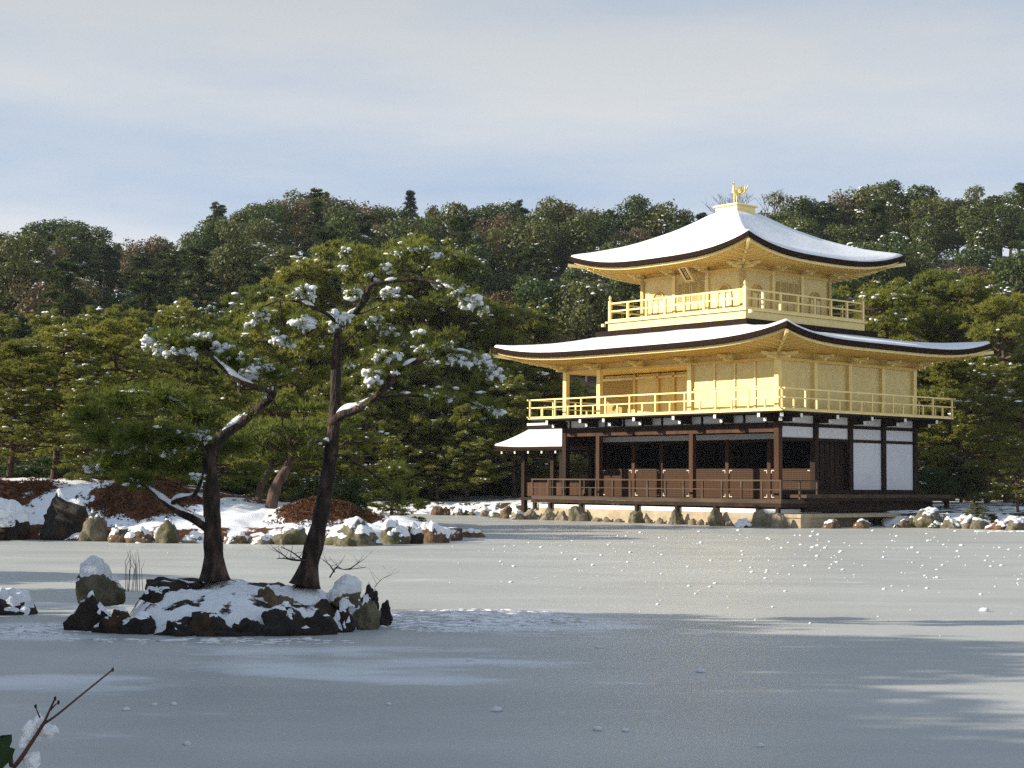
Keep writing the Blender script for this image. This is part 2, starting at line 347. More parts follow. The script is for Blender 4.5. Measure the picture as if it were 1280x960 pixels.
def ground_material(name, litter_a, litter_b, default_snow=None):
    """snow and leaf litter mixed by the mesh attribute 'snow' with a ragged edge"""
    m, nt, N, L, b = new_mat(name)
    at_ = N.new('ShaderNodeAttribute'); at_.attribute_name = 'snow'
    tc = N.new('ShaderNodeTexCoord')
    n1 = N.new('ShaderNodeTexNoise'); n1.inputs['Scale'].default_value = 1.6; n1.inputs['Detail'].default_value = 8; n1.inputs['Roughness'].default_value = .68
    n2 = N.new('ShaderNodeTexNoise'); n2.inputs['Scale'].default_value = 6.0; n2.inputs['Detail'].default_value = 10; n2.inputs['Roughness'].default_value = .82
    L.new(tc.outputs['Object'], n1.inputs['Vector']); L.new(tc.outputs['Object'], n2.inputs['Vector'])
    a = N.new('ShaderNodeMath'); a.operation = 'ADD'; L.new(at_.outputs['Fac'], a.inputs[0]); L.new(n1.outputs['Fac'], a.inputs[1])
    r = ramp(N, [(.96, (0, 0, 0)), (1.0, (1, 1, 1))])
    s = N.new('ShaderNodeMath'); s.operation = 'MULTIPLY'; s.inputs[1].default_value = .97; L.new(a.outputs[0], s.inputs[0])
    L.new(s.outputs[0], r.inputs['Fac'])
    lit = ramp(N, [(.3, litter_a), (.7, litter_b)]); L.new(n2.outputs['Fac'], lit.inputs['Fac'])
    mx = N.new('ShaderNodeMixRGB'); mx.inputs['Color2'].default_value = (.84, .845, .85, 1)
    L.new(r.outputs['Color'], mx.inputs['Fac']); L.new(lit.outputs['Color'], mx.inputs['Color1']); L.new(mx.outputs['Color'], b.inputs['Base Color'])
    b.inputs['Roughness'].default_value = .8; b.inputs['Specular IOR Level'].default_value = .2
    bp = N.new('ShaderNodeBump'); bp.inputs['Strength'].default_value = .4; bp.inputs['Distance'].default_value = .08
    L.new(n2.outputs['Fac'], bp.inputs['Height']); L.new(bp.outputs['Normal'], b.inputs['Normal'])
    return m
M['terrain'] = ground_material('forest_floor', (.030, .026, .014), (.075, .055, .028))
M['bank'] = ground_material('bank_ground', (.030, .014, .007), (.165, .066, .024))
M['islet'] = ground_material('islet_ground', (.020, .016, .012), (.07, .048, .030))

def grid_sheet(name, xs, ys, hfun, mat, sfun=None, kind='structure', smooth_=True):
    nx, ny = len(xs), len(ys)
    v = [(x, y, hfun(x, y)) for y in ys for x in xs]
    f = [(j * nx + i, j * nx + i + 1, (j + 1) * nx + i + 1, (j + 1) * nx + i) for j in range(ny - 1) for i in range(nx - 1)]
    me = bpy.data.meshes.new(name); me.from_pydata(v, [], f)
    if sfun:
        a = me.attributes.new('snow', 'FLOAT', 'POINT'); a.data.foreach_set('value', [sfun(p[0], p[1], p[2]) for p in v])
    o = link_mesh(name, me, mat, None, smooth_); o['kind'] = kind
    return o
def fbm(x, y, s=1.0, z=0.0): return noise.fractal(Vector((x * s, y * s, z)), 1.0, 2.0, 4)

SHORE = [(-80, 82), (-20, 80), (-8, 78), (-3, 77), (-0.6, 73.5), (0.3, 70.5), (1.2, 67.6), (3.1, 65.4), (6.5, 62.6), (9.7, 59.7), (10.6, 60.0), (12.5, 61.3), (13.9, 61.6), (14.4, 60.5), (17.4, 58.2), (20, 57), (27, 55), (60, 44), (90, 20)]
SKY_Y = [(-300, 300), (0, 288), (60, 275), (120, 278), (150, 302), (185, 312), (225, 298), (245, 265), (270, 252), (350, 242), (400, 238), (450, 258), (513, 266), (560, 264), (620, 254), (680, 264), (710, 254), (760, 264), (790, 250), (850, 264), (890, 272), (950, 260), (1000, 242), (1060, 247), (1110, 232), (1170, 242), (1220, 240), (1280, 234), (1600, 235)]
def hill_amp(x, y):                 # ground height on the ridge, 190 m away, in the direction of (x, y)
    px = 640 + F_PX * x / max(y, 20)
    return (HORIZON - interp(px, SKY_Y)) / F_PX * 190 + CAM_H - 8.5
def hill(x, y):
    t = smooth(84, 190, y) * .55 + max(0.0, min(1.0, (y - 84) / 106)) * .45
    back = smooth(215, 420, y)
    return (.7 + hill_amp(x, min(y, 230)) * t) * (1 - .5 * back) + fbm(x, y, .05) * 1.2 * t
def terrain_h(x, y):
    ys = interp(x, SHORE)
    d = y - ys                       # far shore
    h = -.6 + 1.15 * smooth(-1.2, .8, d) + .2 * smooth(0, 12, d)
    if y > 84: h = max(h, hill(x, y))
    # the viewer's own bank, and the wooded bank out of frame on the left
    h = max(h, -.6 + .9 * smooth(2.6, 1.2, y - .25 * fbm(x, y, .3)))
    left_edge = -10.6 if y < 24 else -10.6 - (y - 24) * 1.4
    h = max(h, -.6 + 1.1 * smooth(.8, -1.2, x - left_edge) * smooth(60, 52, y))
    return h
xs = sorted(set([-900, -600, -400, -300, -220, -170, -130, -100, -80, -65] + [i * 1.3 for i in range(-42, 43)] + [65, 80, 100, 130, 170, 220, 300, 400, 600, 900]))
ys = sorted(set([-120, -60, -30, -15, -8] + [i * 1.0 for i in range(-4, 86)] + [86 + 3 * i for i in range(0, 40)] + [212, 230, 260, 300, 360, 430, 520, 700, 1000, 1500]))
grid_sheet('terrain', xs, ys, terrain_h, M['terrain'],
           lambda x, y, z: (.52 if y < 86 else .08) + .12 * fbm(x, y, .4, 3))
ice = MB().add([(-140, -20, 0), (140, -20, 0), (140, 92, 0), (-140, 92, 0)], [(0, 1, 2, 3)]).build('ice', M['ice']); ice['kind'] = 'structure'

# the wooded bank on the left: a long tongue of land with its tip at x = -1.6
def bank_edges(x):
    front = .85 + interp(x, [(-40, 40.5), (-13, 40.9), (-8.6, 39.9), (-6.7, 40.1), (-4.2, 39.4), (-3.0, 40.2), (-2.0, 41.2), (-1.55, 42.0), (-1.2, 42.7)])
    back = interp(x, [(-40, 64), (-14, 60), (-8, 54), (-4, 48.5), (-2.2, 46), (-1.5, 44.4), (-1.2, 43.6)])
    return front, back
def bank_h(x, y):
    f, b = bank_edges(x)
    d = min(y - f, b - y)
    if x > -1.2: d = min(d, -1.2 - x)
    top = interp(x, [(-40, 1.7), (-13, 1.5), (-10, 1.35), (-8.3, 1.0), (-6.5, .85), (-4.5, .72), (-3, .55), (-1.8, .35)])
    h = -.4 + .75 * smooth(-.45, .35, d) + (top - .35) * smooth(.2, 3.6, d)
    # two brown needle-covered mounds
    for mx, my, rx, ry, mh in ((-5.2, 43.2, 1.3, 1.7, .34), (-9.9, 44.0, 1.4, 1.8, .30), (-2.9, 42.9, .8, 1.3, .15)):
        q = ((x - mx) / rx) ** 2 + ((y - my) / ry) ** 2
        if q < 1: h += mh * (1 - q) ** 1.2
    return h + (.10 * fbm(x, y, .9) + .06 * fbm(x, y, 2.6, 4)) * smooth(0, .8, d)
def bank_snow(x, y, z):
    s = .70 + .14 * fbm(x, y, .7, 5) + .10 * fbm(x, y, 2.2, 8)
    for mx, my, rx, ry in ((-5.1, 42.8, 1.0, 1.15), (-9.9, 43.7, 1.5, 1.4), (-4.1, 42.9, .55, .7), (-14, 44.5, 1.3, 1.3)):
        q = ((x - mx) / rx) ** 2 + ((y - my) / ry) ** 2
        s -= .36 * smooth(1.5, .6, q)
    f, b = bank_edges(x); s -= .22 * smooth(1.0, .2, y - f)
    if y > 46.5: s -= .25
    return s
grid_sheet('bank', [-40 + .9 * i for i in range(26)] + [-16.2 + .16 * i for i in range(94)], [38.6 + .16 * i for i in range(70)] + [50 + .8 * i for i in range(20)], bank_h, M['bank'], bank_snow)

# the snow-covered islet in the middle of the ice
ISL = (-3.05, 18.35)
def islet_q(x, y):
    a = math.atan2((y - ISL[1]) / 1.95, (x - ISL[0]) / 1.55)
    return math.hypot((x - ISL[0]) / 1.55, (y - ISL[1]) / 1.95) / (1 + .07 * math.sin(3 * a + .6) + .05 * math.sin(5 * a))
def islet_h(x, y):
    q = islet_q(x, y)
    h = -.25 + .46 * smooth(1.02, .74, q) + .17 * smooth(.85, .15, q)
    for mx, my, r, mh in ((-3.33, 18.6, .42, .10), (-2.28, 18.2, .38, .12), (-2.9, 17.2, .5, .06), (-3.7, 17.6, .4, .09), (-1.9, 17.5, .35, .1)):
        d = math.hypot(x - mx, y - my) / r
        if d < 1: h += mh * (1 - d * d) ** 2
    return h + (.05 * fbm(x, y, 3.2) + .035 * fbm(x, y, 8, 4)) * smooth(1.1, .8, q)
grid_sheet('islet', [-4.9 + .05 * i for i in range(75)], [16.1 + .05 * i for i in range(92)], islet_h, M['islet'],
           lambda x, y, z: .60 + .34 * fbm(x, y, 1.7, 9) - .5 * smooth(.9, 1.05, islet_q(x, y)))

# ------------------------------------------------------------------ the pavilion
YAW = -math.radians(48.96)
PAV = Vector((9.844, 59.245, 0))
W_, D_ = 11.49, 8.5                  # south and east wall lengths
CX, CY = 5.745, 4.25
pav = empty('pavilion', PAV, 'three storey golden pavilion with snow covered roofs at the pond edge', 'pavilion', None, YAW)
def B(bx, by, z): return Vector((-bx, by, z))        # bx runs west, by runs north from the south-east corner
def bbox(mb, x0, x1, y0, y1, z0, z1): return mb.box(-max(x0, x1), -min(x0, x1), min(y0, y1), max(y0, y1), z0, z1)
def world_b(bx, by, z=0.0): return PAV + Matrix.Rotation(YAW, 3, 'Z') @ B(bx, by, z)

# --- first storey
mb = MB(); bbox(mb, -1.05, 12.4, -1.12, 2.2, .86, .96); floor1 = mb.build('veranda_floor', M['wood_grey'], pav)
mb = MB(); bbox(mb, -1.06, 12.41, -1.135, -1.03, .72, .855); bbox(mb, -1.06, -.95, -1.02, 2.2, .72, .855)
mb.build('edge_beam', M['wood'], floor1)
for bx in (-.9, .02, 2.1, 4.05, 6.2, 9.4, 11.25, 12.2):
    mb = MB(); bbox(mb, bx - .07, bx + .07, -1.17, -1.045, .45, .715); mb.build('post', M['wood'], floor1)
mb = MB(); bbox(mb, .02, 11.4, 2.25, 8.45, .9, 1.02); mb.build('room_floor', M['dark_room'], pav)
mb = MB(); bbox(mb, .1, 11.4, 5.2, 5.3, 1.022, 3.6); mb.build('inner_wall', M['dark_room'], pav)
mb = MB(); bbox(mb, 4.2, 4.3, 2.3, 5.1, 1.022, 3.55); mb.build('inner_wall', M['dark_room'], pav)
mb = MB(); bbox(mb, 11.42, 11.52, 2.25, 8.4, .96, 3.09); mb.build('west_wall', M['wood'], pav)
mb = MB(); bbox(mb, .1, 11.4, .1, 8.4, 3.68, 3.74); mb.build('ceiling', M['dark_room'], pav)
def column(bx, by, z0, z1, w, mat, nm='column'):
    mb = MB(); bbox(mb, bx - w / 2, bx + w / 2, by - w / 2, by + w / 2, z0, z1); return mb.build(nm, mat, pav)
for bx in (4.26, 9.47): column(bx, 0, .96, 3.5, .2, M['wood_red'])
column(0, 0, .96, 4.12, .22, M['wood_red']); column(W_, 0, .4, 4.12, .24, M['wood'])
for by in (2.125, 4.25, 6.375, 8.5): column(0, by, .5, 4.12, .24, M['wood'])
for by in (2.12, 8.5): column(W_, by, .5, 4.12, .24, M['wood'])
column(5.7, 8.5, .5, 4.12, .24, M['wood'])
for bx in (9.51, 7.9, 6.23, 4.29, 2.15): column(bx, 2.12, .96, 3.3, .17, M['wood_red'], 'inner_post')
# lattice half shutters with little pale metal corners
lat = [(11.38, 9.60), (9.42, 7.99), (7.81, 6.32), (6.14, 4.38), (4.20, 2.24), (2.06, .12)]
for a, b in lat:
    mb = MB(); bbox(mb, a, b, 2.08, 2.15, .98, 2.12); p = mb.build('lattice_panel', M['lattice'], pav)
    for x in (a, b):
        s = .16 if x == b else -.16
        for z, zz in ((2.1, -1), (1.03, 1)):
            mb = MB().prism([B(x, 2.078, z), B(x + s, 2.078, z), B(x + s, 2.078, z + zz * .035), B(x + s * .25, 2.078, z + zz * .035), B(x + s * .25, 2.078, z + zz * .13), B(x, 2.078, z + zz * .13)], (0, 0, 0), (0, -.02, 0))
            mb.build('metal_corner', M['sign_pale'], p)
    mb = MB(); bbox(mb, a, b, 2.06, 2.16, 2.123, 2.15); mb.build('top_rail', M['wood_grey'], p)
mb = MB(); bbox(mb, 0.1, 11.4, 2.06, 2.18, .962, 1.0); mb.build('sill', M['wood'], pav)
mb = MB(); bbox(mb, .1, 11.4, 2.07, 2.17, 3.30, 3.52); mb.build('transom_panel', M['plaster'], pav)
mb = MB(); bbox(mb, .1, 11.4, 2.05, 2.19, 3.18, 3.29); mb.build('transom_beam', M['wood'], pav)
# south lintel: dark beam, with the sunlit red-brown rail under it
mb = MB(); bbox(mb, -.14, W_ + .14, -.09, .09, 3.62, 3.84); mb.build('lintel', M['wood'], pav)
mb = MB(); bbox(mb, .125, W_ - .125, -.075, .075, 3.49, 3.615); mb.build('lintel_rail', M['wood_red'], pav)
mb = MB(); bbox(mb, .125, W_ - .125, -.03, .03, 3.845, 4.14); mb.build('south_frieze', M['plaster'], pav)
for k in range(11):
    bx = .0 + k * W_ / 10.8 + .53
    if bx < W_ - .2:
        mb = MB(); bbox(mb, bx - .05, bx + .05, -.055, -.033, 3.842, 4.14); mb.build('frieze_strut', M['wood'], pav)
mb = MB(); bbox(mb, -.03, .03, .125, D_ - .125, 3.845, 4.14); mb.build('east_frieze', M['plaster'], pav)
mb = MB(); bbox(mb, W_ - .03, W_ + .03, .125, D_ - .125, 3.1, 4.14); mb.build('west_frieze', M['wood'], pav)
# east wall
for x0, y1, z0, z1 in ((-.08, D_ - .13, 3.715, 3.84), (-.08, D_ - .13, 3.19, 3.30), (-.10, D_ + .1, 1.16, 1.36)):
    mb = MB(); bbox(mb, x0, .08, .13, y1, z0, z1); mb.build('wall_beam', M['wood'], pav)
for k in range(4):
    y0, y1 = k * 2.125 + .125, (k + 1) * 2.125 - .125
    mb = MB(); bbox(mb, -.03, .03, y0, y1, 3.302, 3.713); mb.build('white_wall_panel', M['paper'], pav)
    if k >= 2: mb = MB(); bbox(mb, -.03, .03, y0, y1, 1.362, 3.188); mb.build('white_wall_panel', M['paper'], pav)
mb = MB(); bbox(mb, .16, .24, 2.3, 4.15, 1.36, 3.18)
for k in range(6): bbox(mb, .13, .158, 2.32 + k * .31, 2.36 + k * .31, 1.38, 3.16)
mb.build('plank_door', M['wood'], pav)
mb = MB(); bbox(mb, -.08, .0, .13, 2.0, 1.0, 1.16); mb.build('sill', M['wood'], pav)
mb = MB(); bbox(mb, .12, 11.3, 8.42, 8.48, .5, 3.66); mb.build('north_wall', M['wood'], pav)
# east veranda, a step lower bench below it
mb = MB(); bbox(mb, -1.18, -.14, .25, 9.6, 1.06, 1.18); ev = mb.build('east_veranda', M['wood_grey'], pav)
mb = MB(); bbox(mb, -1.20, -1.1, .25, 9.6, .93, 1.055); mb.build('edge_beam', M['wood'], ev)
mb = MB(); bbox(mb, -1.02, -.3, .3, 8.2, .55, .92); mb.build('step_riser', M['wood'], ev)
for y in (8.0, 9.15):
    mb = MB(); bbox(mb, -1.1, -.96, y, y + .16, .3, 1.05); mb.build('post', M['wood'], ev)
# veranda railing
def railing(parent, name, runs, zs, rail, tall, short, wm, post_w, over=0.0):
    mb = MB()
    for (p, q) in runs:
        p, q = Vector(p), Vector(q); d = (q - p).normalized() * over
        for z, (rw, rh) in zip(zs, rail):
            a, b = (B(p.x, p.y, z), B(q.x, q.y, z)); dd = B(d.x, d.y, 0)
            mb.beam(a - dd, b + dd, rw, rh)
    r = mb.build(name, wm, parent)
    for (x, y, kind) in tall + short:
        mb = MB(); w = post_w / 2
        z0, z1 = (zs[-1] + rail[-1][1] / 2 + .002, zs[0] - rail[0][1] / 2 - .002) if kind == 't' else (zs[-1] + rail[-1][1] / 2 + .002, zs[1] - rail[1][1] / 2 - .002)
        z0 = max(z0, 0)
        bbox(mb, x - w, x + w, y - w, y + w, z0, z1)
        if kind == 't':
            pass
        mb.build('railing_post', wm, r)
    return r
r1p = [12.38, 11.38, 10.44, 9.44, 8.51, 7.56, 6.58, 5.64, 4.67, 3.72, 2.76, 1.79, .84, -.14, -1.0]
railing(pav, 'veranda_railing', [((-1.0, -1.08, 0), (12.4, -1.08, 0)), ((-1.0, -1.02, 0), (-1.0, 1.0, 0)), ((12.38, -1.02, 0), (12.38, 2.0, 0))], [1.69, 1.36, .985], [(.06, .055), (.035, .035), (.06, .05)],
        [(x, -1.08, 't') for x in r1p] + [(-1.0, y, 't') for y in (0., 1.)] + [(12.38, y, 't') for y in (-.05, .95, 1.95)], [], M['wood_grey'], .065, .05)
# --- brackets under the second floor with white painted ends
def bracket(bx, by, dx, dy):
    mb = MB(); c = B(bx, by, 0); d = B(dx, dy, 0)
    for ln, z, h in ((.98, 4.075, .15), (.62, 3.93, .14)):
        mb.beam(c + Vector((0, 0, z)), c + d * ln + Vector((0, 0, z)), .13, h)
    o = mb.build('bracket', M['wood'], pav)
    for ln, z, h in ((.98, 4.075, .14), (.62, 3.93, .13)):
        MB().beam(c + d * (ln + .002) + Vector((0, 0, z)), c + d * (ln + .03) + Vector((0, 0, z)), .12, h).build('painted_end', M['white_paint'], o)
for bx in (0.0, 2.13, 4.26, 6.39, 8.1, 9.47, W_): bracket(bx, -.10, 0, -1)
for by in (0.0, 2.125, 4.25, 6.375, 8.5): bracket(-.10, by, -1, 0)
bracket(-.09, -.09, -.9, -.9); bracket(W_ + .1, 0, 1, 0)

# --- second storey
mb = MB(); bbox(mb, -1.12, W_ + 1.12, -1.12, D_ + 1.12, 4.165, 4.215); d2 = mb.build('second_floor_deck', M['wood'], pav)
mb = MB(); bbox(mb, -1.14, W_ + 1.14, -1.14, D_ + 1.14, 4.218, 4.275); mb.build('deck_edge', M['gold'], d2)
t2 = [12.57, 11.0, 9.42, 8.0, 6.63, 5.22, 3.67, 2.1, .5, -1.08]
s2 = [(a + b) / 2 for a, b in zip(t2, t2[1:])]
e2 = [-1.08 + k * (D_ + 2.16) / 8 for k in range(9)]; se2 = [(a + b) / 2 for a, b in zip(e2, e2[1:])]
xw, xe, ysn, yn = W_ + 1.08, -1.08, -1.08, D_ + 1.08
railing(pav, 'second_floor_railing',
        [((xe, ysn, 0), (xw, ysn, 0)), ((xe, yn, 0), (xw, yn, 0))], [5.03, 4.70, 4.30], [(.055, .055), (.045, .045), (.055, .045)],
        [(x, ysn, 't') for x in t2] + [(x, yn, 't') for x in t2], [(x, ysn, 's') for x in s2] + [(x, yn, 's') for x in s2], M['gold'], .06, .16)
railing(pav, 'second_floor_railing',
        [((xe, ysn, 0), (xe, yn, 0)), ((xw, ysn, 0), (xw, yn, 0))], [5.032, 4.702, 4.302], [(.055, .055), (.045, .045), (.055, .045)],
        [(xe, y, 't') for y in e2[1:-1]] + [(xw, y, 't') for y in e2[1:-1]], [(xe, y, 's') for y in se2] + [(xw, y, 's') for y in se2], M['gold'], .06, .16)
def panel(name, x0, x1, y0, y1, z0, z1, mat, parent=None):
    mb = MB(); bbox(mb, x0, x1, y0, y1, z0, z1); return mb.build(name, mat, parent or pav)
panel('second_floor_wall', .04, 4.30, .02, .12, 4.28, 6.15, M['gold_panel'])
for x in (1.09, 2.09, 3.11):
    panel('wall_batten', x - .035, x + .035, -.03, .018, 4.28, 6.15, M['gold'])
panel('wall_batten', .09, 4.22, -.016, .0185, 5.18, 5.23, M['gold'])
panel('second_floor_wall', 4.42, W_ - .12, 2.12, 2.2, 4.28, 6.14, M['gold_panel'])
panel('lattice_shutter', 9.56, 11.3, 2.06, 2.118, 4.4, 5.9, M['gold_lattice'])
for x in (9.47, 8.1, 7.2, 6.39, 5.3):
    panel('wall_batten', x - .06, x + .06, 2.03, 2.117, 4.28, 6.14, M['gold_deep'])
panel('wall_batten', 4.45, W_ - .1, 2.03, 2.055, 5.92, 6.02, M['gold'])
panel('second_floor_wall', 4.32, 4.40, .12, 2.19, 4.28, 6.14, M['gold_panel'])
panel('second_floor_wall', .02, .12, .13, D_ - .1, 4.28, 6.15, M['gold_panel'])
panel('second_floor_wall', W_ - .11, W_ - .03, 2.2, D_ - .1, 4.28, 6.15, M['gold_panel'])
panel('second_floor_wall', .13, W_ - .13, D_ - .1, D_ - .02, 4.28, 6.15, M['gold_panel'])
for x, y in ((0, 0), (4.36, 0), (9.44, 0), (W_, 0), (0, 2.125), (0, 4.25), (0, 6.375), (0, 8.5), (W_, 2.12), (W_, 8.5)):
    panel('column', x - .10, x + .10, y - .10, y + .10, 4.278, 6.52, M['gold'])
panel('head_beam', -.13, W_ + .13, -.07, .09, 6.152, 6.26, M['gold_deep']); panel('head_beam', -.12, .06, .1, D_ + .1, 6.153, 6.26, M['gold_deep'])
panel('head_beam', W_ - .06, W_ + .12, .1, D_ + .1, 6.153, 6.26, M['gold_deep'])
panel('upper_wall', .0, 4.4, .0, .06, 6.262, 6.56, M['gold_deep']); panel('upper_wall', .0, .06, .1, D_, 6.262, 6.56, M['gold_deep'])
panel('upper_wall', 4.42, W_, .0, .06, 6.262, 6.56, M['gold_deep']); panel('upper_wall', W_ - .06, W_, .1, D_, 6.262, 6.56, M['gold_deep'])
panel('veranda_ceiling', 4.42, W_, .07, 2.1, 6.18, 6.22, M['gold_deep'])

# --- curved hipped roofs
def roof_parts(hx, hy, ix, iy, ze, zi, lift, pw, gexp, th, wall_hx, wall_hy, zwall, snow_t, rafter_pitch):
    NT, NS = 14, 28
    def surf(t, s, side, inset=0.0):
        ax, ay = hx + (ix - hx) * t - inset, hy + (iy - hy) * t - inset
        g = t * (1 - gexp) + gexp * t * t
        z = ze + (zi - ze) * g + lift * abs(s) ** pw * (1 - t) ** 2
        k = 1 + .012 * abs(s) ** 4 * (1 - t)
        x, y = ((s * ax, -ay), (ax, s * ay), (-s * ax, ay), (-ax, -s * ay))[side]
        return Vector((-(CX) + x * k, CY + y * k, z))
    def ring(t, dz, inset=0.0):
        return [surf(t, -1 + 2 * k / NS, sd, inset) + Vector((0, 0, dz)) for sd in range(4) for k in range(NS)]
    def stack(rings, close=False):
        n = len(rings[0]); v = [p for R in rings for p in R]; f = []
        for i in range(len(rings) - 1):
            for k in range(n):
                f.append((i * n + k, i * n + (k + 1) % n, (i + 1) * n + (k + 1) % n, (i + 1) * n + k))
        if close: f.append(tuple((len(rings) - 1) * n + k for k in range(n)))
        return MB().add(v, f)
    ts = [i / NT for i in range(NT + 1)]
    roof = stack([ring(.10, -th - .02), ring(0, -th, .05), ring(0, -.001)] + [ring(t, 0) for t in ts[1:]], True).build('roof', M['bark_roof'], pav, False)
    stack([ring(.0, -th * .92, .012), ring(0, -th * .45, -.018), ring(0, -th * .43, .01)]).build('bark_edge', M['roof_edge'], roof)
    # snow blanket, softly rounded at the eave, slightly uneven
    def sring(t, dz, inset=0.0):
        R = ring(t, dz, inset)
        return [p + Vector((0, 0, .025 * noise.noise(Vector((p.x * .9, p.y * .9, 2.0))) if dz > .03 else 0)) for p in R]
    stack([sring(.004, .003, .05), sring(.006, snow_t * .55, .06), sring(.012, snow_t * .92, .09), sring(.03, snow_t, .1)] + [sring(t, snow_t) for t in ts[1:]], True).build('snow', M['snow'], roof, True)
    # gilded fascia and soffit
    sof = stack([ring(0, -th * .95, .16), ring(0, -th - .09, .17), ring(0, -th - .09, .25)]).build('eave_board', M['gold'], roof)
    tw = (hx - wall_hx) / max(hx - ix, 1e-6)
    def wall_ring(z):
        out = []
        for sd in range(4):
            for k in range(NS):
                s = -1 + 2 * k / NS
                x, y = ((s * wall_hx, -wall_hy), (wall_hx, s * wall_hy), (-s * wall_hx, wall_hy), (-wall_hx, -s * wall_hy))[sd]
                out.append(Vector((-CX + x, CY + y, z)))
        return out
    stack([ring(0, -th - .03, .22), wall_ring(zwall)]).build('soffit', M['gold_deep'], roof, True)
    # rafters
    for sd in range(4):
        L_, Hh, wl_ = ((hx, hy, wall_hx), (hy, hx, wall_hy))[sd % 2]
        mb = MB(); n = int(2 * L_ / rafter_pitch)
        for k in range(1, n):
            s = -1 + 2 * k / n
            p = surf(0, s, sd, .3) + Vector((0, 0, -th - .10))
            run = min(1.0, (L_ - abs(s) * L_) / (L_ - wl_)) if abs(s) * L_ > wl_ else 1.0
            if run < .12: continue
            ow = (hy, hx)[sd % 2]; iw = (wall_hy, wall_hx)[sd % 2]; e0 = ow - .3; e1 = ow - (ow - iw) * run; w0 = s * L_
            def on(o, w):
                x, y = ((w, -o), (o, w), (-w, o), (-o, -w))[sd]; return Vector((-CX + x, CY + y, 0))
            q = on(e1, w0); q.z = p.z + (zwall - .03 - p.z) * run; p = Vector((on(e0, w0).x, on(e0, w0).y, p.z))
            if (p - q).length > .15: mb.beam(p, q, .055, .07)
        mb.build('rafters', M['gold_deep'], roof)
    # hip rafters sticking out at the corners
    for sd in range(4):
        p = surf(0, -1, sd, -.02) + Vector((0, 0, -th - .16)); x, y = ((-wall_hx, -wall_hy), (wall_hx, -wall_hy), (wall_hx, wall_hy), (-wall_hx, wall_hy))[sd]
        MB().beam(p, Vector((-CX + x, CY + y, zwall - .06)), .10, .12).build('hip_rafter', M['gold'], roof)
    return roof
roof_parts(7.9, 6.4, 4.2, 4.2, 6.84, 7.50, .46, 4.5, .05, .21, 5.745, 4.25, 6.54, .10, .42)
# bracket clusters at the column heads, 2nd storey
def head_bracket(x, y, dx, dy, z0):
    mb = MB(); c = B(x, y, 0); d = B(dx, dy, 0); s = Vector((d.y, -d.x, 0))
    mb.beam(c + Vector((0, 0, z0 + .05)), c + d * .45 + Vector((0, 0, z0 + .05)), .12, .10)
    mb.beam(c + d * .35 - s * .28 + Vector((0, 0, z0 + .15)), c + d * .35 + s * .28 + Vector((0, 0, z0 + .15)), .11, .09)
    mb.beam(c + Vector((0, 0, z0 + .15)), c + d * .8 + Vector((0, 0, z0 + .17)), .10, .09)
    mb.build('head_bracket', M['gold'], pav)
for x in (0, 2.13, 4.36, 6.9, 9.44, W_): head_bracket(x, -.10, 0, -1, 6.22)
for y in (0, 2.125, 4.25, 6.375, 8.5): head_bracket(-.11, y, -1, 0, 6.22)

# --- third storey
h3, k3 = 2.712, 3.74
panel('roof_collar', CX - 4.12, CX + 4.12, CY - 4.12, CY + 4.12, 7.40, 7.84, M['bark_roof'])
panel('third_floor_base', CX - k3, CX + k3, CY - k3, CY + k3, 7.845, 8.20, M['gold'])
panel('third_floor_deck', CX - k3 - .09, CX + k3 + .09, CY - k3 - .09, CY + k3 + .09, 8.203, 8.27, M['gold'])
for s in (-1, 1):
    panel('deck_beam_end', CX + s * (k3 + .28) - .07, CX + s * (k3 + .28) + .07, CY - k3 - .07, CY - k3 + .07, 8.08, 8.2, M['gold'])
a, b = CX - k3 + .06, CX + k3 - .06; c_, d_ = CY - k3 + .06, CY + k3 - .06
def third_posts(n):
    out = []
    for k in range(1, n):
        t = k / n
        out += [(a + (b - a) * t, c_, 't'), (a + (b - a) * t, d_, 't'), (a, c_ + (d_ - c_) * t, 't'), (b, c_ + (d_ - c_) * t, 't')]
    return out
r3 = railing(pav, 'third_floor_railing', [((a, c_, 0), (b, c_, 0)), ((a, d_, 0), (b, d_, 0))], [9.03, 8.70, 8.32], [(.055, .06), (.05, .06), (.07, .07)], third_posts(7), [], M['gold'], .09)
railing(pav, 'third_floor_railing', [((a, c_ + .05, 0), (a, d_ - .05, 0)), ((b, c_ + .05, 0), (b, d_ - .05, 0))], [9.031, 8.701, 8.321], [(.055, .06), (.05, .06), (.07, .07)], [], [], M['gold'], .09)
for x in (a, b):
    for y in (c_, d_):
        mb = MB(); bbox(mb, x - .06, x + .06, y - .06, y + .06, 8.272, 9.14)
        ring_p = B(x, y, 0)
        mb.tube([ring_p + Vector((0, 0, z)) for z in (9.141, 9.18, 9.22, 9.29, 9.34, 9.38)], [.05, .035, .06, .065, .035, .008], 8)
        mb.build('corner_post', M['gold'], r3)
panel('third_floor_wall', CX - h3, CX + h3, CY - h3, CY + h3, 8.272, 10.06, M['gold_panel'])
for k in range(4):
    t = -h3 + k * 2 * h3 / 3
    for x, y in ((CX + t, CY - h3), (CX - h3, CY + t), (CX + t, CY + h3), (CX + h3, CY + t)):
        if k in (0, 3) and (abs(x - CX) < h3 - .01 or abs(y - CY) < h3 - .01): continue
        panel('column', x - .085, x + .085, y - .085, y + .085, 8.273, 10.1, M['gold'])
for x, y in ((CX - h3, CY - h3), (CX + h3, CY - h3), (CX - h3, CY + h3)): pass
panel('head_beam', CX - h3 - .11, CX + h3 + .11, CY - h3 - .06, CY - h3 - .002, 9.94, 10.06, M['gold_deep'])
panel('head_beam', CX - h3 - .06, CX - h3 - .002, CY - h3 + .01, CY + h3 + .1, 9.94, 10.06, M['gold_deep'])
